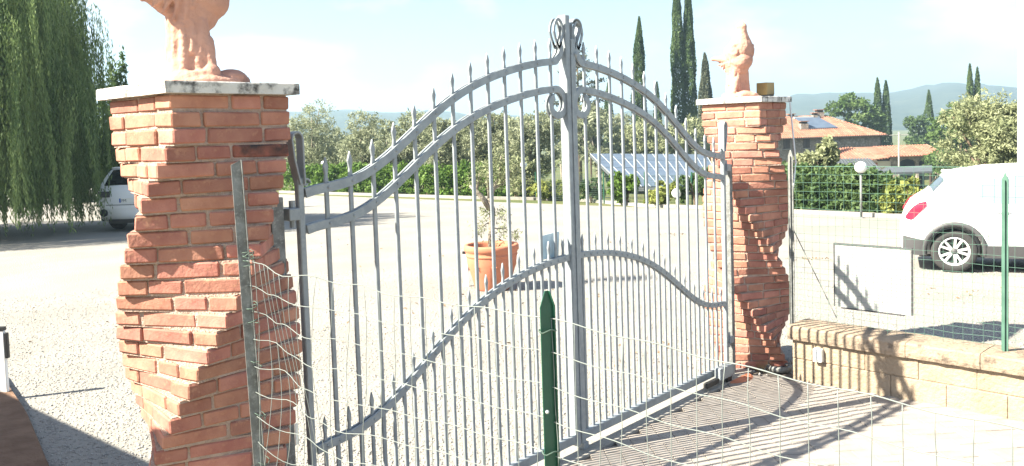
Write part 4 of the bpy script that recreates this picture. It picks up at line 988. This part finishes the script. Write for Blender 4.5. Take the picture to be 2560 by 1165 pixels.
# right car: compact crossover, tail to the left, flank to the camera
wp_ = GP(2386, 682); 
wheel_r = 53.5*depth(wp_)/F
head = math.atan2(rt[1], rt[0])-R(23)
sc_ = wheel_r/.325
prof = [(0, .58), (.02, .70), (.07, .84), (.16, 1.0), (.26, 1.08), (.40, 1.17), (.60, 1.385), (.66, 1.45), (.80, 1.50), (1.2, 1.56), (1.8, 1.585), (2.3, 1.555), (2.7, 1.44), (3.18, 1.12), (3.4, 1.06), (3.8, .98), (4.1, .84), (4.22, .70), (4.26, .56)]
off = Vector((.72, -.86, 0)); off.rotate(Matrix.Rotation(head, 3, 'Z')); off *= sc_
ct, sd_, tp_ = car('parked_car', 'white compact crossover car seen from its side at the right edge', (wp_[0]-off.x, wp_[1]-off.y, wp_[2]+.0), head, prof, 4.26, 2.57, (.72, 3.29), .325, (.44, .60),
    [(.05, .82, .86), (.14, .80, 1.0), (.24, .92, 1.075), (.34, 1.02, 1.09)],
    dict(side_glass=[[(.98, 1.20, 1.24), (1.2, 1.06, 1.42), (1.55, 1.05, 1.46), (1.84, 1.04, 1.47)], [(1.92, 1.04, 1.47), (2.3, 1.03, 1.44), (2.6, 1.03, 1.36), (2.95, 1.03, 1.16)]], seams=[(1.16, .45, 1.1), (1.88, .42, 1.05), (2.95, .45, 1.0)], handles=[1.28, 2.05], screen=(2.72, 3.14), spoiler=.70))
ct.scale = (sc_, sc_, sc_)
# left car: tail towards the camera, mostly hidden by pillar and willow
lp_ = GP(312, 572); hd = math.atan2(fw[1], fw[0])-R(6)
prof2 = [(0, .60), (.015, .75), (.05, .95), (.10, 1.03), (.16, 1.10), (.30, 1.34), (.42, 1.50), (.50, 1.55), (1.0, 1.60), (1.8, 1.61), (2.4, 1.56), (2.8, 1.40), (3.25, 1.10), (3.5, 1.05), (4.0, .95), (4.35, .78), (4.45, .58)]
off = Vector((.80, .62, 0)); off.rotate(Matrix.Rotation(hd, 3, 'Z'))
lc, sd2, tp2 = car('parked_car', 'white hatchback car seen from behind between willow and near pillar', (lp_[0]-off.x, lp_[1]-off.y, lp_[2]), hd, prof2, 4.45, 2.6, (.80, 3.4), .335, (.17, .42),
    [(.03, .86, .96), (.08, .84, 1.02), (.16, .88, 1.06), (.26, .96, 1.05)],
    dict(side_glass=[[(.75, 1.12, 1.3), (1.0, 1.06, 1.44), (1.9, 1.04, 1.47)], [(2.0, 1.04, 1.47), (2.4, 1.03, 1.40), (3.0, 1.03, 1.14)]], seams=[(1.95, .42, 1.05)], handles=[1.3, 2.1], screen=(2.85, 3.2), spoiler=.50))
pl = link('number_plate', B().box(-.012, .004, -.25, .25, .72, .83).me(), 'plastic_white', lc)
link('blue_band', B().box(-.0145, -.0125, .205, .245, .725, .825).me(), 'blue', pl); link('blue_band', B().box(-.0145, -.0125, -.245, -.205, .725, .825).me(), 'blue', pl)
cu = bpy.data.curves.new('t', 'FONT'); cu.body = 'FM'; cu.size = .105; cu.extrude = .001
to = bpy.data.objects.new('tmpt', cu); COL.objects.link(to); dg = bpy.context.evaluated_depsgraph_get(); tm = bpy.data.meshes.new_from_object(to.evaluated_get(dg)); bpy.data.objects.remove(to)
tm.materials.clear(); lt = link('lettering', tm, 'black', pl, (-.0145, .19, .735), (math.pi/2, 0, -math.pi/2))
for sy in (-1, 1): link('rear_lamp', B().box(-.004, .10, min(sy*.50, sy*.78), max(sy*.50, sy*.78), .86, 1.0).me(), 'clad', lc); link('bumper_corner', B().sphere((.06, sy*.66, .48), (.09, .15, .13), 10, 8).me(True), 'black', lc)
link('tailgate_seam', B().box(-.006, .0, -.6, .6, .66, .675).me(), 'clad', lc); link('diffuser', B().box(-.01, .2, -.55, .55, .22, .32).me(), 'black', lc)

# white post at the right edge
p = AT(2562, 405, 13.2); tag(bevel(link('white_post', B().box(-.075, .075, -.075, .075, gz(p[0]), 6.5).me(), 'white', None, (p[0], p[1], 0), (0, 0, -YAW)), .01), 'tall white post at the right edge behind the white car', 'post')

# ------------------------------------------------------------------ trees behind
ol = [(775, 268, 29, 180, 'olive', 'grey-green olive tree nearest the left pillar behind the hedge'), (905, 285, 30, 170, 'olive', 'second olive tree from the left pillar behind the hedge'), (1010, 278, 32, 170, 'olive', 'third olive tree from the left pillar behind the hedge'), (1110, 290, 30, 150, 'olive', 'fourth olive tree from the left pillar behind the hedge'), (1210, 275, 31, 170, 'olive', 'fifth olive tree from the left pillar, above the flower pot'), (1320, 262, 30, 160, 'olive', 'olive tree just left of the gate meeting posts'), (1490, 262, 33, 150, 'olive', 'olive tree just right of the gate meeting posts'), (1590, 285, 34, 170, 'olive_pale', 'pale olive tree behind the right leaf above the solar roof'), (1700, 300, 33, 160, 'olive_pale', 'pale olive tree behind the right leaf next to the far pillar')]
HD = lambda u: float(np.interp(u, [700, 1000, 1300, 1450, 1600, 1800], [depth(GP(700, 479)), depth(GP(1000, 488)), depth(GP(1300, 497)), depth(GP(1450, 503)), depth(GP(1600, 517)), depth(GP(1800, 525))]))
for i, (u, vt, d, wpx, m, lab) in enumerate(ol):
    d = HD(u)+4.2 if u < 1400 else 76.
    bs, h = bt(u, vt, d); rx = wpx/2*d/F
    tree('olive_tree', lab, 'tree', bs, rlobes(15, rx*.8, rx*.8, h*.30, h*.88, rx*.40, 30+i), 12500, .15 if u < 1400 else .34, m, 'olivebark', .16, h*.4, 'olive trees behind the hedge', aspect=.33, limbs=6)
# second, farther row to close gaps
for i, (u, vt, d, wpx) in enumerate(((690, 300, 44, 150), (850, 290, 45, 190), (960, 300, 46, 170), (1075, 300, 46, 180), (1180, 300, 46, 180), (1290, 290, 45, 170), (1400, 275, 46, 170), (1540, 285, 47, 160), (1650, 300, 48, 170), (1760, 305, 47, 150))):
    d = HD(u)+14 if u < 1380 else 92.
    bs, h = bt(u, vt, d); rx = wpx/2*d/F
    tree('olive_tree', ['far dark olive tree half hidden behind the near pillar cap', 'far olive tree in the gap between first and second olives', 'far olive tree in the gap between second and third olives', 'far olive tree in the gap between third and fourth olives', 'far olive tree in the gap between fourth and fifth olives', 'far olive tree in the gap above the pot', 'far olive tree directly behind the gate meeting posts', 'far olive tree under the leaning cypress', 'far olive tree under the tall double cypress', 'far olive tree behind the far pillar'][i], 'tree', bs, rlobes(12, rx*.8, rx*.8, h*.35, h*.86, rx*.38, 60+i), 6500, .19 if u < 1380 else .38, 'olive', 'olivebark', .18, h*.4, 'olive trees behind the hedge', aspect=.35)
def cypress(label, u, vt, d, wpx, m='cypress', n_=9000, lean_=0., double=False, size=.2, vis_base=None):
    bs, h = bt(u, vt, d); r_ = wpx/2*d/F; t = thing('cypress_tree', label, 'tree', bs, 0, 'cypress trees')
    def spire(n_, ox, oy, hh, rr_):
        zt_ = rng.random(n_)**.85; prof_ = np.interp(zt_, [0, .08, .3, .55, .8, .93, 1], [.55, .9, 1, .92, .62, .30, .03]); a = rng.uniform(0, 6.28, n_)
        cl = np.array([noise.noise(Vector((math.cos(q)*2.1+ox, math.sin(q)*2.1, z*hh*.55))) for q, z in zip(a, zt_)])
        rad = rr_*prof_*(.80+.34*cl)*(.72+.28*rng.random(n_)**.4)
        return np.stack([ox+rad*np.cos(a)+lean_*zt_**2, oy+rad*np.sin(a), .1+zt_*(hh-.1)], -1)
    if double:
        rv2 = np.array([rt[0], rt[1]]); rv2 /= np.linalg.norm(rv2)
        P = np.concatenate([spire(n_//2, *(rv2*-r_*.42), h, r_*.68), spire(n_//2, *(rv2*r_*.42), h*.97, r_*.66)])
    else: P = spire(n_, 0, 0, h, r_)
    V, Fq = leaves(P, size, .4, ((0, 0, 1), .55)); link('crown', npmesh(V, Fq), m, t)
    link('trunk', B().tube([(0, 0, -.2), (0, 0, h*.55)], [.14, .06], 7).me(True), 'bark', t)
cypress('leaning slim cypress left of the tall double cypress', 1590, 42, 80, 46, n_=13000, lean_=.55, size=.26)
cypress('tall double cypress reaching out of the top of the photo', 1704, -70, 82, 66, n_=30000, double=True, size=.27)
cypress('short greyish cypress left of the far bird statue', 1762, 134, 78, 52, 'cypress_grey', 11000, size=.25)
cypress('small cypress between the leaning and the tall double one', 1642, 205, 100, 30, n_=5000, size=.28)
cypress('dark cypress right of the gate meeting posts', 1520, 208, 95, 36, n_=6000, size=.27)
cypress('cypress behind the tiled farmhouse', 2204, 195, 112, 50, n_=9000, double=True, size=.34)
cypress('double cypress far right on the hill line', 2434, 160, 95, 44, n_=7000, double=True, size=.3)
cypress('cypress cut by the right edge of the photo', 2556, 155, 90, 34, n_=5000, size=.28)
cypress('small rounded cypress below the hill line at right', 2322, 226, 120, 34, n_=4000, size=.3)
# cedar with gaps
bs, h = bt(1442, 105, 79); t = thing('cedar_tree', 'open grey-green cedar directly behind the gate meeting posts', 'tree', bs)
P = []; b = B(); b.tube([(0, 0, -.2), (0, 0, h*.95)], [.2, .04], 8)
for i in range(34):
    z = h*(.38+.6*i/34); l_ = (1-(i/34)**1.5)*3.3*random.uniform(.6, 1.05)+.4; a = i*2.4; e_ = (l_*math.cos(a), l_*math.sin(a), z+l_*.25); b.tube([(0, 0, z), e_], [.05, .012], 5)
    m_ = int(62*l_); s_ = rng.random(m_)**.6
    P.append(np.stack([s_*e_[0], s_*e_[1], z+s_*l_*.25+.04], -1)+rng.normal(0, .20, (m_, 3))*[1, 1, .5])
V, Fq = leaves(np.concatenate(P), .28, .4); link('crown', npmesh(V, Fq), 'cypress_grey', t); link('trunk', b.me(True), 'bark', t)
# right background trees
def round_tree(name, label, u, vt, d, wpx, m, n_, size, hz0=.3, seed=0, lobes_n=16, asp=.45):
    bs, h = bt(u, vt, d); rx = wpx/2*d/F; tree(name, label, 'tree', bs, rlobes(lobes_n, rx*.78, rx*.78, h*hz0, h*.88, rx*.34, seed), n_, size, m, 'bark', .2, h*.45, aspect=asp)
round_tree('pine_tree', 'dense bright green pine behind the farmhouse roof', 2135, 208, 108, 150, 'pine', 15000, .38, .35, 71, 18)
round_tree('pine_tree', 'green tree right of the farmhouse below the hill', 2395, 248, 80, 190, 'pine', 15000, .30, .2, 72, 18)
round_tree('pine_tree', 'light green tree top above the big olive at right', 2515, 222, 85, 120, 'pine', 9000, .3, .3, 73)
round_tree('olive_tree', 'big pale olive tree behind the roof of the white car', 2470, 250, 30, 290, 'olive_pale', 26000, .15, .25, 74, 24, .33)
round_tree('oak_tree', 'dark green tree between farmhouse and the green tree', 2275, 285, 120, 110, 'shrub', 8000, .38, .2, 75)
round_tree('oak_tree', 'low dark tree far left of the farmhouse beyond the pillar', 1900, 300, 125, 120, 'shrub', 6000, .4, .2, 76)
round_tree('oak_tree', 'low tree behind the annex beside the utility pole', 2330, 318, 105, 100, 'pine', 7000, .35, .2, 77)

# ------------------------------------------------------------------ farmhouse and outbuildings
def frame_at(u, v, d):      # local frame facing the camera: x = image right, y = away
    p = AT(u, v, d); return p
HR = -YAW+R(8)
def to_local(p, o, rz):
    c, s_ = math.cos(-rz), math.sin(-rz); x, y = p[0]-o[0], p[1]-o[1]; return (x*c-y*s_, x*s_+y*c, p[2]-o[2])
dH = 95.
o_ = AT(2085, 340, dH); oz = gz(o_[0]); ho = (o_[0], o_[1], oz)
ht = thing('farmhouse', 'stone farmhouse with terracotta tiled roof, chimneys and a solar panel', 'house', ho, HR)
ez = AT(2085, 340, dH)[2]-oz
rz_ = ez+2.35
x0, x1, y0, y1 = -9.0, 5.6, 0., 9.5
link('wall', B().box(x0, x1, y0, y1, -.5, ez).me(), 'stone', ht)
rx1 = x1-4.2
rb = B(); ov = .5
E0 = (x0-ov, y0-ov, ez-.08); E1 = (x1+ov, y0-ov, ez-.08); E2 = (x1+ov, y1+ov, ez-.08); E3 = (x0-ov, y1+ov, ez-.08); R0 = (x0-ov, (y0+y1)/2, rz_); R1 = (rx1, (y0+y1)/2, rz_)
rb.add([E0, E1, E2, E3, R0, R1], [(0, 1, 5, 4), (1, 2, 5), (2, 3, 4, 5), (0, 4, 3), (0, 3, 2, 1)])
ro = link('roof', rb.me(False, True), 'tile', ht)
def tile_rows(parent, e0, e1, f0, f1, step, r_=.085):
    """half round tile rows running from the eave (e0..e1) to the ridge (f0..f1)"""
    e0, e1, f0, f1 = map(Vector, (e0, e1, f0, f1)); n = int((e1-e0).length/step)
    for i in range(n+1):
        t_ = i/n; a = e0.lerp(e1, t_); c = None
        dirv = ((f0-e0)-(e1-e0).normalized()*(f0-e0).dot((e1-e0).normalized())).normalized()
        fullv = (f0-e0).dot(dirv); x = (a-e0).length
        # clip against the sloping hips
        ax = (e1-e0).normalized(); xa_ = (f0-e0).dot(ax); xb_ = (f1-e0).dot(ax); W_ = (e1-e0).length
        ln = fullv
        if x < xa_ and xa_ > .01: ln = fullv*x/xa_
        if x > xb_ and xb_ < W_-.01: ln = fullv*(W_-x)/(W_-xb_)
        if ln < .15: continue
        m = max(2, int(ln/.42)); pts = []; rs = []
        for k in range(m):
            pts += [a+dirv*ln*k/m, a+dirv*ln*(k+.97)/m]; rs += [r_*1.12, r_*.86]
        link('tile_row', B().tube([p+Vector((0, 0, .02)) for p in pts], rs, 6).me(), 'tile', parent)
tile_rows(ro, E0, E1, R0, R1, .26)
tile_rows(ro, E1, E2, R1, R1, .26)
def window(parent, x, z, w_, h, y=0., nm='window', m='shutter'):
    wo = link(nm, B().box(x-w_/2, x+w_/2, y-.05, y-.004, z, z+h).me(), m, parent)
    link('sill', B().box(x-w_/2-.1, x+w_/2+.1, y-.16, y-.003, z-.1, z-.002).me(), 'concrete', wo); link('lintel', B().box(x-w_/2-.1, x+w_/2+.1, y-.07, y-.003, z+h+.002, z+h+.14).me(), 'concrete', wo); link('gap', B().box(x-.02, x+.02, y-.056, y-.051, z+.03, z+h-.03).me(), 'dark', wo)
lw = lambda u, v: to_local(AT(u, v, dH), ho, HR)
for (u, va, vb) in ((1958, 344, 372), (2011, 342, 370)):
    a_ = lw(u, va); c_ = lw(u, vb); window(ht, a_[0], c_[2], .75, a_[2]-c_[2])
window(ht, lw(2085, 350)[0], ez-2.0, .8, 1.3); window(ht, lw(2165, 350)[0], ez-4.3, .9, 1.4)
def chimney(u, vt, yy_, w_=.7, cap=True):
    a_ = lw(u, vt); x = a_[0]; zt = AT(u, vt, dH+yy_*.95)[2]-oz
    zr = ez+(rz_-ez)*min(1, (yy_+ov)/((y1-y0)/2+ov)) ; c_ = link('chimney', B().box(x-w_/2, x+w_/2, yy_-.35, yy_+.35, zr-.4, zt-.3).me(), 'stone', ht)
    link('flue', B().box(x-w_/2+.1, x+w_/2-.1, yy_-.28, yy_+.28, zt-.3, zt-.08).me(), 'dark', c_); link('chimney_cap', B().box(x-w_/2-.06, x+w_/2+.06, yy_-.42, yy_+.42, zt-.08, zt).me(), 'tile', c_)
chimney(2020, 302, 1.6, .9); chimney(2098, 272, 4.6, .9); chimney(2080, 280, 4.2, .5); chimney(2022, 283, 4.8, .7); chimney(1987, 290, 4.6, .6)
def on_roof(x, y): return ez-.08+(rz_-ez+.08)*((y+ov)/((y1-y0)/2+ov))
a_ = lw(2034, 320)[0]; c_ = lw(2100, 320)[0]
sp = link('solar_panel', B().hexa([(a_, 1.3, on_roof(0, 1.3)+.12), (c_+.5, 1.3, on_roof(0, 1.3)+.12), (c_-.4, 3.9, on_roof(0, 3.9)+.12), (a_-.4, 3.9, on_roof(0, 3.9)+.12), (a_, 1.3, on_roof(0, 1.3)+.2), (c_+.5, 1.3, on_roof(0, 1.3)+.2), (c_-.4, 3.9, on_roof(0, 3.9)+.2), (a_-.4, 3.9, on_roof(0, 3.9)+.2)]).me(), 'panel', ht)
link('frame', B().box(a_-.5, c_-.3, 3.9, 4.1, on_roof(0, 3.9)+.1, on_roof(0, 3.9)+.32).me(), 'alu', sp)
link('gutter', B().tube([(x0-ov, y0-ov-.06, ez-.12), (x1+ov, y0-ov-.06, ez-.12)], .07, 6).me(), 'shutter', ht); link('downpipe', B().tube([(x1-.1, y0-.12, ez-.2), (x1-.1, y0-.12, 0)], .06, 6).me(), 'shutter', ht)
# annex with two arches
dA = 86.; ao = AT(2272, 430, dA); az = gz(ao[0]); AO = (ao[0], ao[1], az); AR = -YAW-R(4)
at_ = thing('arched_annex', 'low brick annex with two arches and a pale tiled roof', 'house', AO, AR)
la = lambda u, v, d=dA: to_local(AT(u, v, d), AO, AR)
zE = la(2230, 392)[2]; ax0, ax1 = la(2228, 400)[0], la(2345, 400)[0]
arch = [(la(2257, 0)[0], 22*dA/F, la(2257, 398)[2]), (la(2306, 0)[0], 22*dA/F, la(2306, 396)[2])]
b = B(); xs_ = np.linspace(ax0, ax1, 90)
def und(x):
    for (cx, r_, zt_) in arch:
        if abs(x-cx) < r_: return zt_-r_*.62+ .62*math.sqrt(max(0, r_*r_-(x-cx)**2))
    return -.3
for i in range(89):
    za, zb_ = und(xs_[i]), und(xs_[i+1])
    b.hexa([(xs_[i], 0, za), (xs_[i+1], 0, zb_), (xs_[i+1], .4, zb_), (xs_[i], .4, za), (xs_[i], 0, zE), (xs_[i+1], 0, zE), (xs_[i+1], .4, zE), (xs_[i], .4, zE)])
link('arcade_wall', b.me(), 'stone', at_); link('back_wall', B().box(ax0, ax1, 3.6, 3.9, -.3, zE).me(), 'dark', at_); link('side_wall', B().box(ax0-4.2, ax0-.002, .1, .5, -.3, zE-.4).me(), 'plaster', at_)  # back wall near-black: the shade behind the arches put into its colour
link('door', B().box(ax0-3.0, ax0-1.3, .04, .09, -.2, zE-.55).me(), 'orange', at_)
zR = la(2210, 366, dA+4)[2]
P0, P1, P2, P3 = (ax0-.2, -.5, zE+.02), (ax1+.5, -.5, zE+.05), (ax1+.5, 4.4, zR), (ax0-2.6, 4.4, zR)
b = B().add([P0, P1, P2, P3], [(0, 1, 2, 3)]); ar = link('roof', b.me(), 'tile', at_); tile_rows(ar, P0, P1, (ax0-.2, 4.4, zR), (ax1+.5, 4.4, zR), .27)
Q0, Q1, Q2 = (ax0-4.6, -.5, zE-.5), P0, P3
b = B().add([Q0, (ax0-.21, -.5, zE), P3, (ax0-5.0, 4.4, zR-.2)], [(0, 1, 2, 3)]); ar2 = link('roof', b.me(), 'tile', at_); tile_rows(ar2, Q0, (ax0-.21, -.5, zE-.1), (ax0-5.0, 4.4, zR-.2), (ax0-2.6, 4.4, zR), .27)
# dark canopies in front
dC = 62.
def slab(name, label, pts, d_list, th_, m, cat):
    c = [AT(u, v, d) for (u, v), d in zip(pts, d_list)]; o = c[0]; zg = gz(o[0]); t = thing(name, label, cat, (o[0], o[1], zg)); lc_ = [(p[0]-o[0], p[1]-o[1], p[2]-zg) for p in c]
    b = B().hexa([(x, y, z-th_) for x, y, z in lc_]+lc_); so_ = link('roof', b.me(False, True), m, t)
    for (x, y, z) in lc_: link('post', B().tube([(x*.97, y*.97, -.3), (x*.97, y*.97, z-th_)], .07, 6).me(), 'shutter', t)
    return t, lc_
slab('canopy', 'flat dark canopy in front of the arched annex', [(2195, 432), (2330, 428), (2330, 413), (2215, 418)], [64, 64, 72, 72], .15, 'sheet', 'canopy')
t, lc_ = slab('shed', 'grey sloping sheet-roofed shed behind the globe lamp', [(2110, 478), (2250, 470), (2175, 396), (2070, 398)], [44, 46, 60, 58], .12, 'sheet', 'shed')
for k in range(1, 14):
    s_ = k/14; a_ = Vector(lc_[0]).lerp(Vector(lc_[1]), s_); c_ = Vector(lc_[3]).lerp(Vector(lc_[2]), s_); link('roof_rib', B().tube([a_+Vector((0, 0, .03)), c_+Vector((0, 0, .03))], .04, 5).me(), 'sheet', t)
b = B(); link('wall', B().hexa([(lc_[3][0], lc_[3][1], -.5), (lc_[2][0], lc_[2][1], -.5), (lc_[2][0]+.2, lc_[2][1]+.2, -.5), (lc_[3][0]+.2, lc_[3][1]+.2, -.5), (lc_[3][0], lc_[3][1], lc_[3][2]-.15), (lc_[2][0], lc_[2][1], lc_[2][2]-.15), (lc_[2][0]+.2, lc_[2][1]+.2, lc_[2][2]-.15), (lc_[3][0]+.2, lc_[3][1]+.2, lc_[3][2]-.15)]).me(), 'plaster', t)
# solar roof behind the right gate leaf
t, lc_ = slab('solar_shed', 'long shed roof covered with solar panels behind the right gate leaf', [(1560, 470), (1810, 468), (1765, 388), (1475, 386)], [52, 50, 66, 68], .2, 'sheet', 'shed')
nu, nv = 11, 4; Lc_ = [Vector(p) for p in lc_]
nrm = (Lc_[1]-Lc_[0]).cross(Lc_[3]-Lc_[0]).normalized()
for i in range(nu):
    for j in range(nv):
        def bl(s_, q): return (Lc_[0].lerp(Lc_[1], s_)).lerp(Lc_[3].lerp(Lc_[2], s_), q)
        e1, e2 = .006, .012; c = [bl((i+e1*8)/nu, (j+e2*3)/nv), bl((i+1-e1*8)/nu, (j+e2*3)/nv), bl((i+1-e1*8)/nu, (j+1-e2*3)/nv), bl((i+e1*8)/nu, (j+1-e2*3)/nv)]
        po = link('solar_panel', B().hexa([p+nrm*.05 for p in c]+[p+nrm*.09 for p in c]).me(False, True), 'panel', t)
for i in range(nu+1):
    a_, c_ = bl(i/nu, 0), bl(i/nu, 1); link('mounting_rail', B().tube([a_+nrm*.08, c_+nrm*.08], .022, 4).me(), 'alu', t)
# utility pole
p = AT(2247, 330, 84); zg = gz(p[0]); ut = thing('utility_pole', 'thin pale utility pole right of the farmhouse', 'pole', (p[0], p[1], zg)); h = p[2]-zg
link('pole', B().tube([(0, 0, -.2), (0, 0, h)], [.11, .08], 8).me(True), 'concrete', ut); link('cross_arm', B().tube([(-.9*r0[0], -.9*r0[1], h-.3), (.9*r0[0], .9*r0[1], h-.3)], .04, 5).me(), 'concrete', ut)
# green mesh fence behind the kerb, with posts
gf = thing('garden_fence', 'low green mesh fence along the kerb behind the gate', 'fence', tuple(GP(1330, 500)+[.25, 0, 0]))
g0 = GP(1330, 500)+[.25, 0, 0]; g1 = GP(1720, 521)+[.25, 0, 0]; gl_ = g1-g0; n = int(np.linalg.norm(gl_[:2])/.07); b = B()
for i in range(n+1): q = gl_*i/n; b.tube([(q[0], q[1], q[2]), (q[0], q[1], q[2]+.95)], .003, 4, False)
for k in range(13): b.tube([(0, 0, .04+k*.075), (gl_[0], gl_[1], gl_[2]+.04+k*.075)], .003, 4, False)
kind(link('wire_mesh', b.me(), 'tie', gf), 'stuff')
for i in range(5): q = gl_*i/4; link('post', B().tube([(q[0], q[1], q[2]-.1), (q[0], q[1], q[2]+1.05)], .022, 8).me(), 'green', gf)

# ------------------------------------------------------------------ haze
hz = link('haze', B().box(-320, 2900, -1700, 2900, -7.5, 135).me()); kind(hz, 'stuff')
hm = bpy.data.materials.new('haze'); hm.use_nodes = True; ht_ = hm.node_tree; ht_.nodes.clear()
pv = ht_.nodes.new('ShaderNodeVolumePrincipled'); pv.inputs['Color'].default_value = (.56, .78, 1, 1); pv.inputs['Density'].default_value = .0007; pv.inputs['Anisotropy'].default_value = .2
oo = ht_.nodes.new('ShaderNodeOutputMaterial'); ht_.links.new(pv.outputs[0], oo.inputs['Volume']); hz.data.materials.append(hm)
